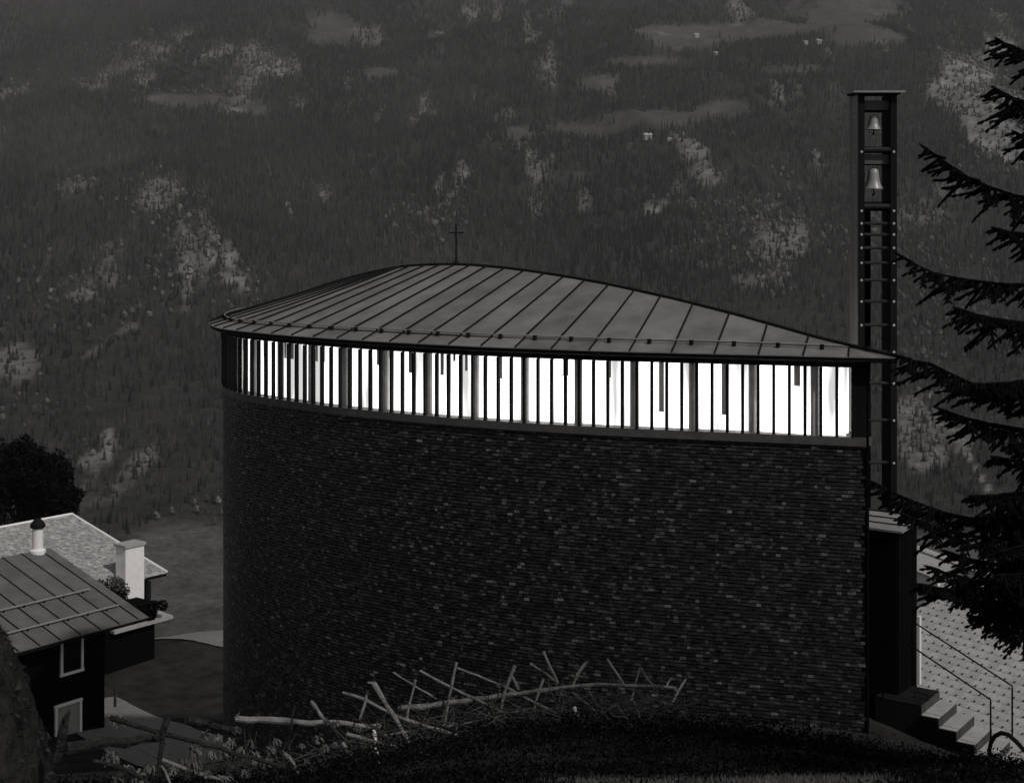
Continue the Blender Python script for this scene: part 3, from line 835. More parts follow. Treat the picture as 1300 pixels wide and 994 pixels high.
for y in (138, 148, 210, 219):
    for yy in (.3, ):
        share("bolt", bolt_me, (tx0 - .0155, TD + yy, zy(y)), (0, math.radians(-90), 0), tower)
for (ya, yb, mm) in ((127, 139, M_sill), (186, 193, M_tower), (196, 208, M_sill), (256, 268, M_tower)):
    MB().box(((tx1 + tx2) / 2, TD + .36, (zy(ya) + zy(yb)) / 2), ((tx2 - tx1) / 2 - .002, .2, (zy(ya) - zy(yb)) / 2)).build("crossbeam", mm, tower)
for y in (190, 262):
    MB().tube([(tx1 - .01, TD + .06, zy(y)), (tx2 + .01, TD + .06, zy(y))], .05, 8).build("rung", M_rung, tower)
MB().obox(((tx0 + tx3) / 2, TD + .36, 2.93), (.545, 0, 0), (0, .52, .03), (0, 0, .022)).build("cap", M_pipe, tower)
MB().obox(((tx0 + tx3) / 2, TD + .36, 2.885), (.46, 0, 0), (0, .46, .02), (0, 0, .02)).build("cap_board", M_tower, tower)
for (yt, yb, wpx, lab) in ((145, 165, 21, "small bronze bell in the top bay of the tower, upper and smaller of the two"), (212, 240, 26, "larger bronze bell in the second bay of the tower, lower of the two")):
    d = TD + .3; h = (yb - yt) / F * d; R_ = wpx / F * d / 2; x = (1109 - CX) / F * d; z = zy(yb, d)
    be = empty("bell", (x, d, z), lab, "bell")
    pr = [(R_, 0), (R_ * .93, h * .06), (R_ * .74, h * .22), (R_ * .62, h * .45), (R_ * .56, h * .7), (R_ * .48, h * .86), (R_ * .2, h * .97), (0, h)]
    MB().lathe((x, d, z), pr, 20).build("bell_body", M_bell, be, smooth=True)
    mb = MB().tube([(x, d, z + h * .6), (x, d, z - h * .22)], .014, 6); mb.lathe((x, d, z - h * .25), [(0, -.035), (.035, 0), (0, .04)], 8); mb.build("clapper", M_rail, be)
    MB().box((x, d, z + h + .1), (.2, .06, .07)).build("yoke", M_tower, be)

# ------------------------------------------------------------------ left houses
SC = 1.2
E_ = Vector((-0.61, -0.79, 0)).normalized()     # along the eaves, towards the camera
U_ = Vector((-0.79, 0.61, 0)).normalized()      # up the slope
def roof_pt(c, t, wv, pitch, dz=0.0): return c + E_ * t + U_ * wv + UP * (wv * pitch + dz)
ca = P(189, 783, 50.4)
houseA = empty("wooden_house", Vector((ca.x - 4, ca.y - .5, -18)), "dark timber house with a grey sheet metal roof, nearest of the houses at lower left", "house")
WR = 6.0; PA = 1.63 / 6.0; TL = 9.0
seams = [0.0] + [0.45 + .8 * i for i in range(11)] + [TL]
cuts = [0.0, 1.02, 2.45, 4.2, WR]
for a, b in zip(seams[:-1], seams[1:]):
    for k, (w0, w1) in enumerate(zip(cuts[:-1], cuts[1:])):
        dz = .004 * k + rr.uniform(0, .006)
        q = [roof_pt(ca, a + .006, w0 + .004, PA, dz), roof_pt(ca, a + .006, w1, PA, dz), roof_pt(ca, b - .006, w1, PA, dz), roof_pt(ca, b - .006, w0 + .004, PA, dz)]
        MB().prism(q, .03).build("roof_sheet", M_roofA, houseA)
for s in seams[1:-1]:
    MB().tube([roof_pt(ca, s, .02, PA, .02), roof_pt(ca, s, WR, PA, .03)], .024, 6).build("seam", M_seam, houseA)
for wv in (1.02, 2.45):
    MB().tube([roof_pt(ca, .55 if wv < 2 else .75, wv, PA, .1), roof_pt(ca, TL, wv, PA, .1)], .035, 6).build("snow_guard", M_pipe, houseA)
    for s in seams[2:-1]:
        q = roof_pt(ca, s - .2, wv, PA, .05); MB().box(q, (.03, .03, .06)).build("snow_guard_clip", M_seam, houseA)
q = [roof_pt(ca, .1, .06, PA, -.04), roof_pt(ca, .1, WR, PA, -.04), roof_pt(ca, TL, WR, PA, -.04), roof_pt(ca, TL, .06, PA, -.04)]
MB().prism(q, .12).build("roof_deck", M_darkwood, houseA)
qb = [roof_pt(ca, 0, WR, PA, .0), roof_pt(ca, 0, WR * 2, -PA, PA * WR * 2), roof_pt(ca, TL, WR * 2, -PA, PA * WR * 2), roof_pt(ca, TL, WR, PA, .0)]
MB().prism(qb, .1).build("rear_roof", M_roof, houseA)
wc = ca + E_ * 1.35 + U_ * .75                   # wall corner
mb = MB()
for i in range(40):
    z = -18.6 + i * .13
    if z > ca.z + .05: break
    o = .012 * (i % 2)
    mb.obox(V3(wc, z) + E_ * 3.8 + U_ * 2.5, E_ * 3.8, U_ * (2.5 + o), UP * .062)
mb.build("plank_wall", M_core, houseA)
def hwin(px0, px1, yt, yb_, shut):
    # locate along the wall plane by solving t for the pixel column
    def tt(px):
        k = (px - CX) / F; return (k * wc.y - wc.x) / (E_.x - k * E_.y)
    t0, t1 = sorted((tt(px0), tt(px1))); tm = (t0 + t1) / 2; d = wc.y + E_.y * tm
    z1, z0 = -(yt - HY) / F * d, -(yb_ - HY) / F * d
    c = V3(wc, 0) + E_ * tm - U_ * .03
    fr = MB()
    for (s, hh_) in ((t0, 1), (t1, 1)): fr.obox(V3(wc, 0) + E_ * s - U_ * .04 + UP * (z0 + z1) / 2, E_ * .045, U_ * .05, UP * (z1 - z0) / 2)
    for z in (z0, z1): fr.obox(c + UP * z - U_ * .012, E_ * ((t1 - t0) / 2 + .07), U_ * .052, UP * .045)
    wo = MB().obox(c + UP * (z0 + z1) / 2 + U_ * .015, E_ * (t1 - t0) / 2, U_ * .03, UP * (z1 - z0) / 2).build("shutter" if shut else "window", M_shutter if shut else M_darkglass, houseA)
    fr.build("frame", M_frame, wo)
hwin(77, 103, 806, 853, False)
hwin(70, 101, 892, 938, True)
cp = roof_pt(ca, .6, WR - .1, PA, 0)
ch = MB().lathe(cp, [(.3, -.3), (.3, .08), (.2, .14), (.2, .95)], 14).build("chimney", M_white, houseA, smooth=False)
MB().lathe(cp, [(.26, .93), (.29, .98), (.27, 1.08), (.12, 1.26), (0, 1.3)], 14).build("chimney_cap", M_seam, ch)

cb = P(212, 727, 70)
houseB = empty("stone_roofed_house", Vector((cb.x - 5, cb.y, -18.8)), "house with a pale rough slate roof and square white chimney, behind the metal roof", "house")
WB, PB, TB = 7.9, 1.9 / 7.9, 11.0
V = []; TN = []
for r in range(48):
    w0 = r * WB / 48; s = rr.uniform(-.2, 0)
    while s < TB:
        wd = rr.uniform(.13, .24); a, b = max(s, 0), min(s + wd, TB)
        if b > a + .02:
            dz = rr.uniform(.01, .045)
            q = [roof_pt(cb, a + .008, w0 - .05, PB, dz + .03), roof_pt(cb, b - .008, w0 - .05, PB, dz + .03), roof_pt(cb, b - .008, w0 + WB / 48 + .02, PB, dz), roof_pt(cb, a + .008, w0 + WB / 48 + .02, PB, dz)]
            V += [tuple(k) for k in q] + [tuple(k - UP * .04) for k in q]; TN += [math.exp(rr.gauss(-.05, .17))] * 8
        s += wd
bq = np.array([(3, 2, 1, 0), (4, 5, 6, 7), (0, 1, 5, 4), (1, 2, 6, 5), (2, 3, 7, 6), (3, 0, 4, 7)])
tag(raw("roof_slates", V, (bq[None] + (np.arange(len(V) // 8) * 8)[:, None, None]).reshape(-1, 4), M_stone, houseB, tone=TN), kind="stuff")
MB().prism([roof_pt(cb, .02, .02, PB, -.02), roof_pt(cb, .02, WB, PB, -.02), roof_pt(cb, TB, WB, PB, -.02), roof_pt(cb, TB, .02, PB, -.02)], .14).build("roof_deck", M_darkwood, houseB)
MB().prism([roof_pt(cb, 0, WB, PB, -.02), roof_pt(cb, 0, 2 * WB, -PB, 2 * WB * PB - .02), roof_pt(cb, TB, 2 * WB, -PB, 2 * WB * PB - .02), roof_pt(cb, TB, WB, PB, -.02)], .14).build("rear_roof", M_slate, houseB)
MB().tube([roof_pt(cb, 0, 0, PB, .05), roof_pt(cb, 0, WB, PB, .06)], .06, 6).build("verge_board", M_white, houseB)
MB().tube([roof_pt(cb, 0, WB, PB, .05), roof_pt(cb, TB, WB, PB, .05)], .07, 6).build("ridge_cap", M_stone if False else M_white, houseB)
wb = cb + E_ * 1.5 + U_ * 1.0
MB().obox(V3(wb, (cb.z - 19) / 2) + E_ * 4 + U_ * 4, E_ * 4, U_ * 4, UP * (cb.z + 19.2) / 2).build("wall", M_core, houseB)
ctr = P(165, 727, 68.6)
chB = MB().obox(V3(ctr, (zy(692, 68.6) + zy(768, 68.6)) / 2), E_ * .55, U_ * .38, UP * (zy(692, 68.6) - zy(768, 68.6)) / 2).build("chimney", M_white, houseB)
MB().obox(V3(ctr, zy(690.5, 68.6)), E_ * .62, U_ * .45, UP * .07).build("chimney_cap", M_slate, chB)
pp = P(186.5, 755, 69.3); MB().obox(V3(pp, (zy(738, 69.3) + zy(795, 69.3)) / 2), E_ * .14, U_ * .14, UP * (zy(738, 69.3) - zy(795, 69.3)) / 2).build("porch_post", M_darkwood, houseB)
cs = P(220, 781, 60)
slab = empty("porch", Vector((cs.x - 1, cs.y + .5, -18.3)), "low flat pale porch slab sticking out beside the metal roof's corner", "porch")
q = [roof_pt(cs, 0, 0, .05), roof_pt(cs, 0, 2.4, .05), roof_pt(cs, 3.0, 2.4, .05), roof_pt(cs, 3.0, 0, .05)]
MB().prism(q, .13).build("slab", M_concrete, slab)
MB().obox(V3(cs, -17.3) + E_ * 2.0 + U_ * .9 - UP * 1.2, E_ * 1.25, U_ * .6, UP * 2.7).build("wall", M_core, slab)  # near-black box added to fill the shade under the slab

# leaf scatter helper: many small leaf faces through a volume
def leaf_cloud(name, centres, radii, count, size, m, parent=None, flat=1.0, tone=False):
    centres = np.array(centres, float); radii = np.array(radii, float)
    k = rng.choice(len(centres), count, p=radii ** 2 / (radii ** 2).sum())
    d = rng.normal(size=(count, 3)); d /= np.linalg.norm(d, axis=1, keepdims=True)
    c = centres[k] + d * (radii[k] * rng.uniform(.45, 1.08, count) ** .6)[:, None] * [1, 1, flat]
    a = rng.normal(size=(count, 3)); a /= np.linalg.norm(a, axis=1, keepdims=True)
    b = np.cross(a, rng.normal(size=(count, 3))); b /= np.linalg.norm(b, axis=1, keepdims=True)
    s = (size * rng.uniform(.6, 1.4, count))[:, None]
    V = np.stack([c - a * s, c + b * s * .5, c + a * s, c - b * s * .5], 1).reshape(-1, 3)
    f = np.arange(count * 4).reshape(-1, 4)
    tn = np.repeat(np.exp(rng.normal(0, .5, count)), 4) if tone else None
    return raw(name, V, f, m, parent, tone=tn)

# dark tree behind the houses
tc_ = P(30, 640, 92); tb = Vector((tc_.x, tc_.y, Hs(tc_.x, tc_.y)))
tree = empty("leafy_tree", tb, "dense dark broad-crowned tree rising behind the pale slate roof", "tree")
mb = MB(); mb.tube([tb, tb + UP * 3, V3(tc_, tc_.z)], [.4, .3, .15], 8)
cent, rad = [], []
for (px, py, r) in ((28, 605, 1.9), (0, 600, 1.9), (50, 600, 1.4), (64, 612, 1.4), (76, 632, 1.2), (12, 585, 1.2), (35, 582, 1.1), (48, 588, 0.9), (20, 640, 2.2), (60, 650, 1.8), (-20, 620, 2.2), (80, 652, 1.0), (-40, 600, 2.0), (85, 640, .8)):
    c = P(px, py, 92 + rr.uniform(-1.4, 1.4)); cent.append(c); rad.append(r); mb.tube([V3(tc_, tc_.z - 2), (V3(tc_, tc_.z) + c) / 2, c], [.14, .09, .03], 5)
mb.build("trunk", M_bark, tree)
for i in range(46):
    k = rr.randrange(14); a = rr.uniform(-.3, 3.5); c = cent[k] + Vector((math.cos(a), rr.uniform(-.5, .5), math.sin(a))) * rad[k] * rr.uniform(.8, 1.15); cent.append(c); rad.append(rr.uniform(.25, .55))
leaf_cloud("crown", cent, rad, 22000, .13, M_leafdark, tree)
# shrubs between the houses
for (px, py, d, r, lab) in ((140, 745, 61, .55, "round leafy shrub with pale flecks in front of the white chimney"), (160, 762, 60.5, .5, "dark shrub spilling down below the white chimney's foot"), (195, 775, 59.3, .42, "low dark plant on top of the pale porch slab")):
    c = P(px, py, d); b = Vector((c.x, c.y, c.z - r))
    o = empty("shrub", b, lab, "shrub")
    leaf_cloud("foliage", [c + Vector((rr.uniform(-r, r), rr.uniform(-r, r) * .6, rr.uniform(-r, r) * .6)) for _ in range(6)], [r * .55] * 6, 900, .075, M_under if px > 150 else M_pale, o, tone=True)
    MB().tube([(c.x, c.y, Hs(c.x, c.y) if px < 190 else c.z - r - .1), c], [.05, .02], 6).build("stem", M_bark, o)

# ------------------------------------------------------------------ slate roofed house on the right
sa = P(1163, 778, 46.0)
A1 = Vector((.577, -.816, 0)); B1 = Vector((.816, .577, 0)); PR = math.radians(29)
up1 = B1 * math.cos(PR) + UP * math.sin(PR)
nrm1 = (UP * math.cos(PR) - B1 * math.sin(PR))
org = P(1150, 915, 44.0)
TW, TH_ = 0.345, 0.30
hs = empty("slate_roofed_house", Vector((org.x + 3, org.y, org.z - 5)), "house below the stair with a large light slate roof dotted with hooks", "house")
NCOL, NROW = 15, 20
tm = MB(); tm.cur = 0
tm.obox((TW / 2, TH_ / 2 + .03, .02), (TW / 2 - .003, 0, 0), (0, TH_ / 2 + .02, -.004), (0, 0, .004))
tm.cur = 1
tm.obox((TW / 2, .05, .04), (.019, 0, 0), (0, .026, -.002), (0, 0, .02))
rotm = Matrix((A1, up1, nrm1)).transposed().to_euler()
slate_me = local_mesh("slate", tm, [M_slate, M_hook])
col_px = []
for i in range(-8, 26):
    for j in range(-8, 22):
        q = org + A1 * (i * TW) + up1 * (j * TH_)
        px, py = CX + q.x / q.y * F, HY - q.z / q.y * F
        inv = (1150 < px < 1325 and 760 < py < 1000)
        col_px.append((0 if inv else 1, abs(px - 1230) + abs(py - 850), q))
col_px.sort(key=lambda k: (k[0], k[1]))
for k in col_px[:300]: share("slate", slate_me, k[2], rotm, hs)
mb = MB(); RM = Matrix((A1, up1, nrm1)).transposed()
for k in col_px[300:]:
    mb.add([k[2] + RM @ Vector(v) for v in tm.v], tm.f); mb.mi[-12:] = tm.mi
tag(mb.build("slates", [M_slate, M_hook], hs), kind="stuff")
q = [org - A1 * 8 * TW - up1 * 8 * TH_, org + A1 * 26 * TW - up1 * 8 * TH_, org + A1 * 26 * TW + up1 * 22 * TH_, org - A1 * 8 * TW + up1 * 22 * TH_]
mb = MB(); mb.add([k - nrm1 * .004 for k in q] + [k - nrm1 * .2 for k in q], [(0, 1, 2, 3), (7, 6, 5, 4), (0, 4, 5, 1), (1, 5, 6, 2), (2, 6, 7, 3), (3, 7, 4, 0)]); mb.build("roof_deck", M_seam, hs)
cmid = sum(q, Vector()) / 4
MB().obox(V3(cmid, org.z - 4.5) - B1 * .4, A1 * 5, B1 * 3, UP * 4).build("wall", M_white, hs)
# white house behind it, seen between the boughs
hw2 = P(1195, 740, 78)
h2 = empty("white_house", Vector((hw2.x, hw2.y, Hs(hw2.x, hw2.y))), "white house glimpsed between the spruce boughs above the slate roof", "house")
MB().box((hw2.x, hw2.y + 3, hw2.z - 3.0), (1.4, 3, 3.6), .35).build("wall", M_white, h2)
mb = MB()
for s in (-1, 1): mb.obox((hw2.x + s * .9, hw2.y + 3, hw2.z + .75), (1.0, .35, -.28 * s), (-1.1, 3.3, 0), (0, 0, .06))
mb.build("roof", M_slate, h2)

# ------------------------------------------------------------------ spruce on the right
tr_d = 14.5; trx = (1470 - CX) / F * tr_d
spruce = empty("spruce_tree", Vector((trx, tr_d, Hs(trx, tr_d))), "near black spruce reaching in from the right edge with drooping boughs", "tree")
MB().tube([(trx, tr_d, Hs(trx, tr_d) - .3), (trx, tr_d, -2), (trx + .05, tr_d, 5)], [.34, .26, .1], 10).build("trunk", M_bark, spruce)
def sleeve(mb, p0, p1, r):
    """one twig: thin stem with a brush of needles"""
    ax = p1 - p0; L = ax.length
    if L < 1e-3: return
    ax /= L; s = ax.cross(Vector((.3, .5, .81))).normalized(); q = ax.cross(s)
    mb.tube([p0, p0 + ax * L * .6, p1], [r * .62, r * .66, r * .3], 4, cap=False)
    nn_ = max(6, int(L / .009))
    for i in range(nn_):
        f = i / nn_; a = i * 2.4 + rr.uniform(-.4, .4); o = s * math.cos(a) + q * math.sin(a)
        b = p0 + ax * (L * f); e = b + (o * .8 + ax * .75) * r * rr.uniform(1.0, 1.7)
        wv = ax.cross(o) * r * .16
        mb.add([b - wv, b + wv, e], [(0, 1, 2)])
def bough(pts, d0, d1, dens=1.0, hang=1.0, r=.024):
    """pts: tip first, towards the trunk"""
    P_ = [P(x, y, d0 + (d1 - d0) * i / (len(pts) - 1)) for i, (x, y) in enumerate(pts)]
    n = 26; cum = [0]
    for a, b in zip(P_[:-1], P_[1:]): cum.append(cum[-1] + (b - a).length)
    def at(s):
        for k in range(len(P_) - 1):
            if s <= cum[k + 1] or k == len(P_) - 2:
                f = (s - cum[k]) / max(cum[k + 1] - cum[k], 1e-6); return P_[k].lerp(P_[k + 1], f)
    mb = MB(); L = cum[-1]
    mb.tube([at(L * i / 14) + Vector((0, 0, rr.uniform(-.008, .008))) for i in range(15)], [.006 + .028 * i / 14 for i in range(15)], 5)
    sleeve(mb, at(L * .06), at(0) + (at(0) - at(L * .1)) * .3, r)
    s = .05
    while s < L:
        b = at(s); t = (at(max(s - .05, 0)) - at(min(s + .05, L))).normalized()
        grow = min(1, .25 + s / 1.0)
        side = t.cross(UP).normalized()
        for sd in (-1, 1):
            lg = rr.uniform(.16, .46) * grow
            dr = (t * rr.uniform(.35, .9) + side * sd * rr.uniform(.3, 1.0) - UP * rr.uniform(.15, .95) * hang).normalized()
            e = b + dr * lg - UP * .12 * lg
            sleeve(mb, b, e, r)
            m_ = .07
            while m_ < lg:
                c = b.lerp(e, m_ / lg); sd2 = dr.cross(UP).normalized()
                for q in (-1, 1):
                    l2 = rr.uniform(.05, .15) * (1 - .5 * m_ / lg) * (.6 + .4 * grow)
                    d2 = (dr * .8 + sd2 * q * rr.uniform(.3, .8) - UP * rr.uniform(.1, .7) * hang).normalized()
                    sleeve(mb, c, c + d2 * l2, r * .85)
                m_ += rr.uniform(.05, .085)
        s += rr.uniform(.06, .1) / dens
    mb.build("bough", M_needle, spruce)
BOUGHS = [([(1266, 50), (1285, 62), (1330, 85), (1470, 60)], .9), ([(1262, 112), (1285, 126), (1330, 145), (1470, 130)], .9), ([(1288, 168), (1310, 178), (1360, 190), (1470, 180)], .9),
          ([(1174, 188), (1200, 206), (1240, 232), (1300, 252), (1390, 262), (1470, 230)], 1.0), ([(1262, 290), (1290, 296), (1340, 300), (1470, 270)], 1.0),
          ([(1143, 325), (1180, 345), (1235, 358), (1300, 362), (1390, 355), (1470, 330)], 1.0), ([(1215, 392), (1250, 402), (1310, 412), (1470, 390)], 1.0),
          ([(1140, 452), (1180, 462), (1240, 490), (1310, 510), (1400, 500), (1470, 470)], 1.0), ([(1195, 520), (1240, 535), (1310, 548), (1470, 520)], .9), ([(1262, 580), (1300, 586), (1370, 590), (1470, 560)], .8),
          ([(1107, 612), (1150, 632), (1210, 655), (1290, 664), (1390, 660), (1470, 620)], 1.1), ([(1150, 655), (1200, 672), (1280, 690), (1390, 695), (1470, 660)], 1.0),
          ([(1200, 700), (1240, 712), (1310, 720), (1470, 700)], 1.1), ([(1168, 742), (1205, 748), (1260, 750), (1330, 755), (1470, 730)], 1.1), ([(1230, 760), (1270, 770), (1330, 775), (1470, 750)], 1.2),
          ([(1180, 720), (1230, 735), (1300, 742), (1470, 715)], 1.0), ([(1250, 655), (1300, 640), (1380, 632), (1470, 600)], 1.0), ([(1270, 700), (1310, 690), (1380, 680), (1470, 650)], 1.1)]
for _y in (470, 545, 612, 640, 682, 712, 735, 765, 780):
    _x = rr.uniform(1235, 1285); BOUGHS.append(([(_x, _y + 18), (_x + 40, _y + 16), (_x + 110, _y + 6), (1470, _y - 25)], 1.25))
for pts, dn in BOUGHS:
    bough(pts, 13.2 + rr.uniform(-.5, .5), tr_d, dn, .8)

# ------------------------------------------------------------------ mossy boulder at the left edge
bd = 6.2; bc = P(-30, 930, bd)
import bmesh
bm = bmesh.new(); bmesh.ops.create_icosphere(bm, subdivisions=5, radius=1.0)
bv = np.array([v.co[:] for v in bm.verts]); bfz = [tuple(v.index for v in f.verts) for f in bm.faces]; bm.free()
dsp = 1 + .16 * fbm(bv[:, 0] * 1.6 + bv[:, 2] * .7 + 9, bv[:, 1] * 1.6 + bv[:, 2], 5, 12) + .05 * fbm(bv[:, 0] * 7 + 3, bv[:, 2] * 7 + bv[:, 1] * 3, 4, 14)
# a steep-shouldered block: narrow crown, broad foot
bw_ = np.stack([bv[:, 0] * (.30 - .19 * bv[:, 2]), bv[:, 1] * .42, bv[:, 2] * .66], 1) * dsp[:, None] + np.array([bc.x - .02, bc.y, bc.z - .10])
boulder = empty("mossy_boulder", Vector((bc.x, bc.y, Hs(bc.x, bc.y))), "big dark mossy boulder filling the bottom left corner", "boulder")
raw("rock", bw_, bfz, M_moss, boulder, smooth=True)
k = rng.choice(len(bw_), 2600); c = bw_[k] + rng.normal(0, .006, (2600, 3)); a = rng.normal(size=(2600, 3)) * .011; b = rng.normal(size=(2600, 3)) * .008
V = np.stack([c - a, c + b, c + a], 1).reshape(-1, 3)
tag(raw("moss_tufts", V, np.arange(len(V)).reshape(-1, 3), M_mosstuft, boulder), kind="stuff")
t0 = P(80, 930, 6.0)
tag(MB().tube([t0 - Vector((.03, 0, .12)), t0, t0 + Vector((.012, 0, .06)), t0 + Vector((.03, 0, .10))], [.02, .022, .014, .004], 7).build("broken_stub", M_bark, loc=t0), "short dark pointed stub standing at the boulder's right edge", "stub")

# ------------------------------------------------------------------ poles and brushwood
L, D = M_log, M_bark
POLES = [
 ([(505, 899), (560, 893), (606, 887), (660, 880), (706, 873), (761, 869), (810, 870), (858, 873)], (9, 4), 19.3, 19.7, L, "long pale pole lying along the top of the brush fence", "log"),
 ([(299, 912), (345, 914), (409, 916), (482, 922)], (11, 7), 18.4, 18.7, L, "pale barkless log lying across the left part of the brush pile", "log"),
 ([(86, 948), (140, 942), (202, 938)], (23, 12), 13.2, 14.0, D, "thick grey log beside the boulder, pointing right to the upright stub", "log"),
 ([(213, 908), (206, 930), (203, 958), (200, 985)], (11, 6), 13.7, 13.6, D, "short upright stake where the thick grey log ends", "stake"),
 ([(141, 911), (205, 931), (261, 945), (361, 974)], (8, 7), 15.0, 16.2, D, "long dark pole slanting down past the path to the pale leaves", "log"),
 ([(237, 912), (262, 919), (305, 930)], (14, 10), 17.6, 18.1, D, "dark knobbed log end sticking out over the pale path", "log"),
 ([(205, 965), (240, 977), (280, 989)], (6, 5), 14.2, 14.6, L, "thin grey pole low down right of the upright stake", "pole"),
 ([(118, 966), (150, 972), (190, 994)], (8, 7), 12.6, 12.9, D, "dark pole slanting down under the thick grey log", "pole"),
 ([(474, 866), (500, 909), (524, 949), (541, 984)], (8, 4), 18.5, 18.1, L, "stout forked stake leaning left in front of the long pale pole's end", "stake"),
 ([(502, 914), (515, 936), (527, 957)], (4, 3), 18.5, 18.3, L, "short stick lying along the stout leaning stake", "stick"),
 ([(467, 878), (457, 912)], (4, 4), 18.6, 18.5, L, "thin upright stick at the right end of the pale barkless log", "stick"),
 ([(528, 862), (519, 895), (516, 915)], (4, 4), 19.1, 19.0, L, "thin upright stick just right of the stout leaning stake", "stick"),
 ([(580, 840), (573, 869), (564, 921)], (5, 4), 19.3, 19.2, L, "tall stick with a cut tip, second upright along the long pole", "stick"),
 ([(654, 845), (640, 881), (635, 906)], (5, 4), 19.5, 19.3, L, "upright stick crossing the long pale pole near its middle", "stick"),
 ([(689, 827), (698, 845), (708, 868)], (5, 5), 19.8, 19.7, L, "highest reaching stick of the brush fence, leaning left", "stick"),
 ([(673, 842), (690, 853), (709, 868)], (5, 4), 19.9, 19.8, L, "slanting stick meeting the highest stick at its foot", "stick"),
 ([(744, 841), (733, 856), (727, 873)], (5, 4), 19.7, 19.6, L, "bent stick leaning right, right of the highest stick", "stick"),
 ([(770, 836), (782, 853), (794, 872)], (4, 4), 19.9, 19.8, L, "straight stick leaning left over the right half of the long pole", "stick"),
 ([(813, 847), (806, 870), (801, 890)], (4, 4), 19.8, 19.6, L, "upright stick joined at its tip with a kinked one near the right end", "stick"),
 ([(813, 847), (819, 858), (831, 873)], (4, 3), 19.9, 19.8, L, "short kinked stick forming a peak near the right end", "stick"),
 ([(852, 860), (845, 874)], (4, 3), 19.9, 19.8, L, "stubby stick at the right tip of the long pole", "stick"),
 ([(870, 862), (860, 880), (849, 899)], (4, 4), 19.9, 19.7, L, "rightmost stick of the brush fence, leaning right", "stick"),
 ([(533, 852), (588, 880), (630, 900), (672, 923)], (4, 5), 19.7, 19.0, L, "long thin pole slanting behind and below the long pale pole", "pole"),
 ([(581, 848), (644, 873), (706, 906)], (4, 4), 19.9, 19.3, L, "long thin pole slanting down from the second upright stick", "pole"),
 ([(500, 854), (554, 887)], (3, 3), 19.8, 19.6, L, "faint thin twig slanting behind the left end of the long pole", "stick"),
 ([(435, 879), (463, 888), (508, 911), (571, 932), (625, 950)], (5, 7), 19.0, 18.5, L, "knotty pole slanting down under the long pale pole's left end", "pole"),
 ([(440, 932), (519, 952), (570, 965)], (6, 5), 18.3, 18.0, L, "pole lying low between the pale leaves and the leaning stake's foot", "pole"),
 ([(575, 914), (584, 935), (595, 957)], (4, 4), 18.9, 18.7, L, "short stick standing under the left third of the long pole", "stick"),
 ([(616, 900), (628, 918), (641, 936)], (5, 4), 19.1, 18.9, L, "leaning stick under the middle of the long pole", "stick"),
 ([(649, 856), (659, 876)], (5, 4), 19.7, 19.6, L, "short stub leaning left right above the long pole's middle", "stick"),
 ([(689, 861), (680, 892), (673, 922)], (4, 4), 19.6, 19.2, L, "stick crossing the long pole below the highest stick", "stick"),
 ([(678, 900), (684, 920), (693, 940)], (4, 4), 19.2, 19.0, L, "pale peeled stick below the crossing under the highest stick", "stick"),
 ([(729, 898), (736, 912), (744, 927)], (6, 4), 19.2, 19.0, M_frame, "short bright peeled stick right of the middle, brightest in the fence", "stick"),
 ([(725, 878), (745, 893), (763, 909)], (4, 3), 19.6, 19.3, L, "thin stick slanting down from the long pole above the bright one", "stick"),
 ([(748, 878), (760, 898), (776, 923)], (4, 3), 19.6, 19.2, L, "thin stick slanting steeply right of the bright one", "stick"),
 ([(784, 897), (794, 911), (806, 927)], (4, 3), 19.4, 19.2, L, "left of two short parallel sticks low at the right", "stick"),
 ([(803, 889), (811, 907), (820, 927)], (4, 3), 19.5, 19.2, L, "right of two short parallel sticks low at the right", "stick"),
 ([(566, 922), (620, 912), (674, 899)], (3, 3), 19.0, 19.3, L, "thin rod nearly level under the long pole, rising right", "stick"),
 ([(485, 934), (537, 925)], (3, 3), 18.6, 18.8, L, "short level rod behind the leaning stake's lower half", "stick"),
 ([(716, 890), (711, 910), (706, 934)], (3, 3), 19.5, 19.2, L, "thin upright rod left of the bright peeled stick", "stick"),
 ([(396, 890), (404, 903), (414, 917)], (6, 5), 18.9, 18.6, L, "short stick leaning left behind the pale barkless log", "stick"),
 ([(374, 895), (371, 912), (369, 926)], (5, 5), 18.2, 18.1, D, "dark upright peg crossing in front of the pale barkless log", "peg"),
 ([(435, 943), (450, 966), (467, 991)], (5, 4), 18.0, 17.6, L, "slanting stick in the low growth left of the leaning stake", "stick"),
 ([(362, 955), (371, 967), (381, 984)], (7, 5), 17.4, 17.2, L, "short pale stick at the lower end of the long dark pole", "stick"),
 ([(475, 927), (477, 941)], (5, 5), 18.4, 18.4, M_frame, "upper of two small white pegs left of the leaning stake", "peg"),
 ([(477, 949), (479, 958), (482, 971)], (5, 5), 18.1, 18.1, M_frame, "lower of two small white pegs left of the leaning stake", "peg"),
 ([(205, 972), (212, 985), (218, 998)], (5, 4), 13.3, 13.2, L, "pale splinter leaning at the foot of the upright stake", "stick"),
]
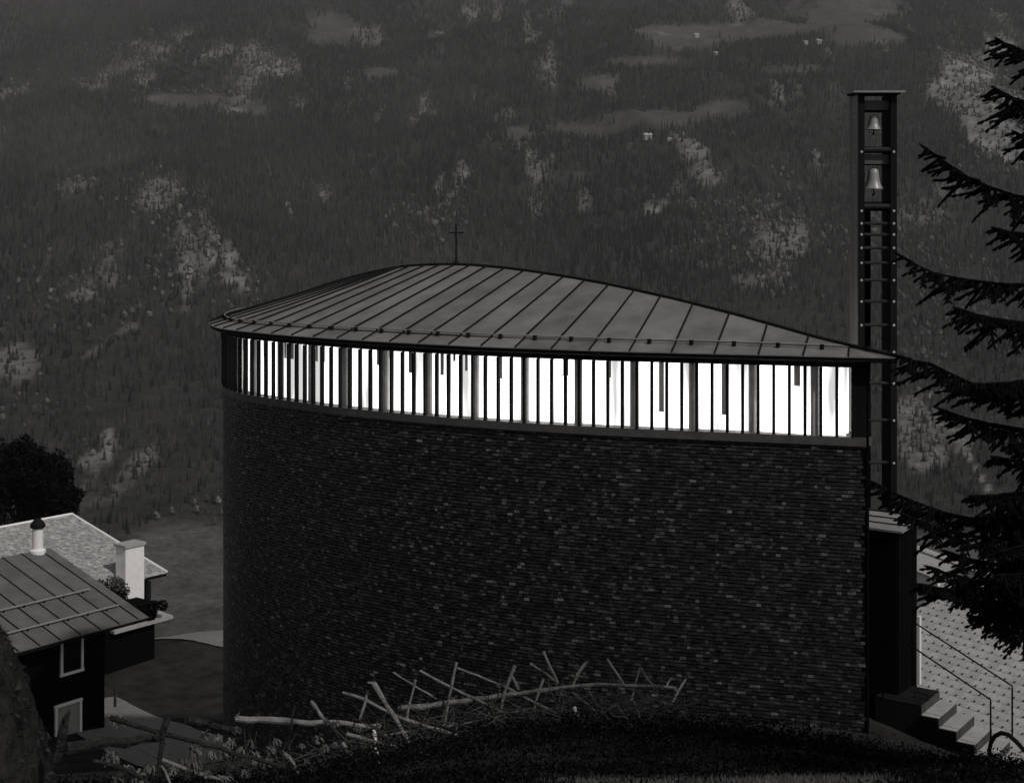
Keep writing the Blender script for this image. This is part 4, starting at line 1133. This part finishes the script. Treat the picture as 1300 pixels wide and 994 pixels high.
for pts, (w0, w1), d0, d1, m, lab, nm in POLES:
    n = len(pts); q = [P(x, y, d0 + (d1 - d0) * i / (n - 1)) for i, (x, y) in enumerate(pts)]
    fine = []
    rad = []
    for i in range(n - 1):
        K = max(2, int((q[i + 1] - q[i]).length / .14))
        for k in range(K + (i == n - 2)):
            f = k / K; g = (i + f) / (n - 1); p_ = q[i].lerp(q[i + 1], f)
            wpx = (w0 + (w1 - w0) * g) * .82; r = wpx / 2 / F * p_.y
            fine.append(p_ + Vector((rr.gauss(0, .22), rr.gauss(0, .3), rr.gauss(0, .22))) * r); rad.append(r * rr.uniform(.78, 1.2))
    mb = MB().tube(fine, rad, 8)
    for _ in range(max(1, int(len(fine) / 3))):          # knots and snapped side twigs
        i = rr.randrange(len(fine)); dv = Vector((rr.uniform(-1, 1), rr.uniform(-.6, .6), rr.uniform(-.2, 1))).normalized()
        mb.tube([fine[i], fine[i] + dv * rad[i] * rr.uniform(1.3, 2.4)], [rad[i] * .5, rad[i] * .25], 5)
    tag(mb.build(nm, m, loc=sum(q, Vector()) / n), lab, "log" if nm == "log" else nm)

mb = MB()
for i in range(1050):
    x = rr.uniform(215, 880); d = rr.uniform(17.6, 19.6); x0 = (x - CX) / F * d; z = Hs(x0, d); a = rr.uniform(0, 6.28); ln = rr.uniform(.15, .6)
    p0 = Vector((x0, d, z + rr.uniform(0, .5 if x > 450 else .4))); dv = Vector((math.cos(a), math.sin(a) * .5, rr.uniform(-.4, .8))).normalized()
    mid = p0 + dv * ln * .5 + Vector((rr.gauss(0, .02), 0, rr.gauss(0, .02))); r = rr.uniform(.004, .011)
    mb.tube([p0, mid, p0 + dv * ln], [r, r * .8, r * .4], 4, cap=False)
tag(mb.build("brushwood", mat("twig_bark", 0.0462, .9, .6, 3, .3, spec=.05)), kind="stuff")
pb = P(146, 897, 50); tag(MB().tube([pb, P(146.5, 872, 50)], .05, 6).build("path_post", M_log, loc=pb), "short thin pale post at the head of the gravel path beside the timber house", "post")

# pale drooping leafy plants in the brush
def plant_mb(r, nl):
    mb = MB()
    for i in range(nl):
        a = i * 2.399 + rr.uniform(-.3, .3); ln = r * rr.uniform(.7, 1.2); w0 = r * rr.uniform(.10, .19); lift = r * rr.uniform(.3, 1.5)
        o = Vector((math.cos(a), math.sin(a), 0)); s = Vector((-o.y, o.x, 0)); q = []
        for k, (f, zf, wf) in enumerate(((.05, .0, .2), (.3, .85, .8), (.6, 1.0, 1.0), (.85, .7, .7), (1.0, .3, .12))):
            c = o * ln * f + UP * lift * zf; q += [c - s * w0 * wf, c + UP * -.15 * w0, c + s * w0 * wf]
        fs = []
        for k in range(4):
            fs += [(3 * k, 3 * k + 1, 3 * k + 4, 3 * k + 3), (3 * k + 1, 3 * k + 2, 3 * k + 5, 3 * k + 4)]
        mb.add(q, fs)
    return mb
pl_me = [local_mesh("leafy_plant", plant_mb(.105, n_), M_pale) for n_ in (26, 32, 38, 30)]
PLANTS = [(300, 918, 18), (262, 925, 17), (276, 930, 17), (292, 934, 16.8), (318, 938, 17), (250, 945, 15.6), (268, 952, 15.5), (232, 960, 14.4), (246, 966, 14.4), (262, 972, 14.5), (220, 968, 14.2), (285, 945, 16.4), (305, 950, 16.6), (325, 955, 16.8), (345, 944, 17.4),
          (352, 935, 17.8), (384, 938, 17.8), (405, 932, 18), (412, 942, 17.8), (425, 936, 18.1), (160, 970, 12.9), (175, 976, 12.9), (150, 980, 12.6), (190, 968, 13.2), (120, 990, 12.4), (288, 982, 15.0), (310, 975, 15.6), (388, 962, 17.4), (395, 972, 17.2), (428, 910, 18.6),
          (415, 908, 18.6), (453, 917, 18.5), (460, 955, 17.9), (470, 962, 17.9), (492, 962, 18), (505, 970, 18), (545, 945, 18.6), (610, 930, 18.9), (600, 936, 18.8), (338, 962, 16.6), (355, 980, 16.4), (300, 990, 14.8), (140, 955, 13.4), (143, 903, 16.2), (150, 908, 16.2), (820, 882, 19.5), (838, 900, 19.5)]
for i, (x, y, d) in enumerate(PLANTS):
    c = P(x, y, d); o = bpy.data.objects.new("leafy_plant", pl_me[i % 4]); o.location = c - UP * .12; o.rotation_euler = (rr.uniform(-.3, .3), rr.uniform(-.3, .3), rr.uniform(0, 6.28))
    s = rr.uniform(.5, .95) * (.95 if x < 340 else .8); o.scale = (s, s, s); link(o)
    if y < 910 and x < 200: lb, gp = "small pale leafy plant at the head of the long dark pole, by the path", "leafy plants by the path"
    elif x < 240: lb, gp = "pale drooping leafy plant under the thick grey log at the boulder's foot", "leafy plants under the grey log"
    elif y < 920 and 400 < x < 460: lb, gp = "pale leafy plant growing up against the right end of the barkless log", "leafy plants against the barkless log"
    elif x < 345: lb, gp = "pale drooping leafy plant along the long dark pole, right of the upright stake", "leafy plants along the dark pole"
    elif x < 440: lb, gp = "small pale leafy plant below the middle of the pale barkless log", "leafy plants below the barkless log"
    elif x < 520: lb, gp = "small leafy plant beside the white pegs, left of the stout leaning stake", "leafy plants by the white pegs"
    elif x < 700: lb, gp = "tiny leafy plant under the left half of the long pale pole", "leafy plants under the long pole"
    else: lb, gp = "tiny leafy plant under the right tip of the long pale pole", "leafy plants at the pole's tip"
    tag(o, lb, "plant", gp)

# undergrowth and grass: nobody could count it
n = 170000
D_ = rng.uniform(11.5, 26.0, n); X_ = D_ * rng.uniform(-.38, .40, n)
ins = np.array([False] * n)
Z_ = H(X_, D_); hgt = np.clip(.12 + .34 * fbm(X_ / 1.1, D_ / 1.1, 4, 21) + rng.uniform(0, .16, n), .02, .6)
hgt *= np.where((D_ < 15.3), .45, 1.0)
stairzone = ((D_ < 13.8) & (X_ > .6) & (X_ < 3.3) & (rng.uniform(0, 1, n) < .85)) | (X_ > 7.2) & (D_ > 23.2) & (X_ < 12) | ((X_ > 8.3) & (D_ > 22.3))
keep = ~stairzone
X_, D_, Z_, hgt = X_[keep], D_[keep], Z_[keep], hgt[keep]; n = len(X_)
c = np.stack([X_, D_, Z_ + hgt * rng.uniform(.3, 1, n)], 1)
a = rng.normal(size=(n, 3)); a /= np.linalg.norm(a, axis=1, keepdims=True); b = np.cross(a, rng.normal(size=(n, 3))); b /= np.linalg.norm(b, axis=1, keepdims=True)
s = rng.uniform(.010, .034, n)[:, None]
V = np.stack([c - a * s, c + b * s * .45, c + a * s, c - b * s * .45], 1).reshape(-1, 3)
tag(raw("undergrowth", V, np.arange(4 * n).reshape(-1, 4), M_under, tone=np.repeat(np.exp(rng.normal(-.35, .7, n)), 4)), kind="stuff")
M_blade = mat("pale_grass_blade", 0.075, .8, .4, 1.5, 0, attr="tone", spec=.2)  # paler blades for the strip in front of the undergrowth
n = 26000
D_ = rng.uniform(12.0, 13.75, n); X_ = D_ * (.145 + rng.uniform(-.12, .12, n) + rng.normal(0, .012, n))
kp = rng.uniform(0, 1, n) < smooth01(-.25, .25, fbm(X_ / .9, D_ / .9, 4, 51) + .2); X_, D_ = X_[kp], D_[kp]; n = len(X_)
Z_ = H(X_, D_); hgt = rng.uniform(.03, .10, n); an = rng.uniform(0, 6.28, n); wv = .006
base = np.stack([X_, D_, Z_], 1); sd_ = np.stack([np.cos(an), np.sin(an), np.zeros(n)], 1) * wv
tip = base + np.stack([rng.normal(0, .03, n), rng.normal(0, .03, n), hgt], 1)
V = np.stack([base - sd_, base + sd_, tip], 1).reshape(-1, 3)
tag(raw("grass", V, np.arange(3 * n).reshape(-1, 3), M_blade, tone=np.repeat(np.exp(rng.normal(0, .4, n)), 3)), kind="stuff")

# ------------------------------------------------------------------ haze
def haze_mat(dens):
    m = bpy.data.materials.new("haze"); m.use_nodes = True
    n = m.node_tree.nodes; n.remove(n["Principled BSDF"])
    pv = n.new("ShaderNodeVolumePrincipled"); pv.inputs["Color"].default_value = (.93, .93, .93, 1); pv.inputs["Density"].default_value = dens
    m.node_tree.links.new(pv.outputs[0], n["Material Output"].inputs["Volume"])
    return m
zmax = float(MV[:, 2].max()) + 40
hz = MB().box((0, 2550, (zmax - 320) / 2), (4300, 2750, (zmax + 320) / 2)).build("haze", haze_mat(0.000052))
tag(hz, kind="stuff")
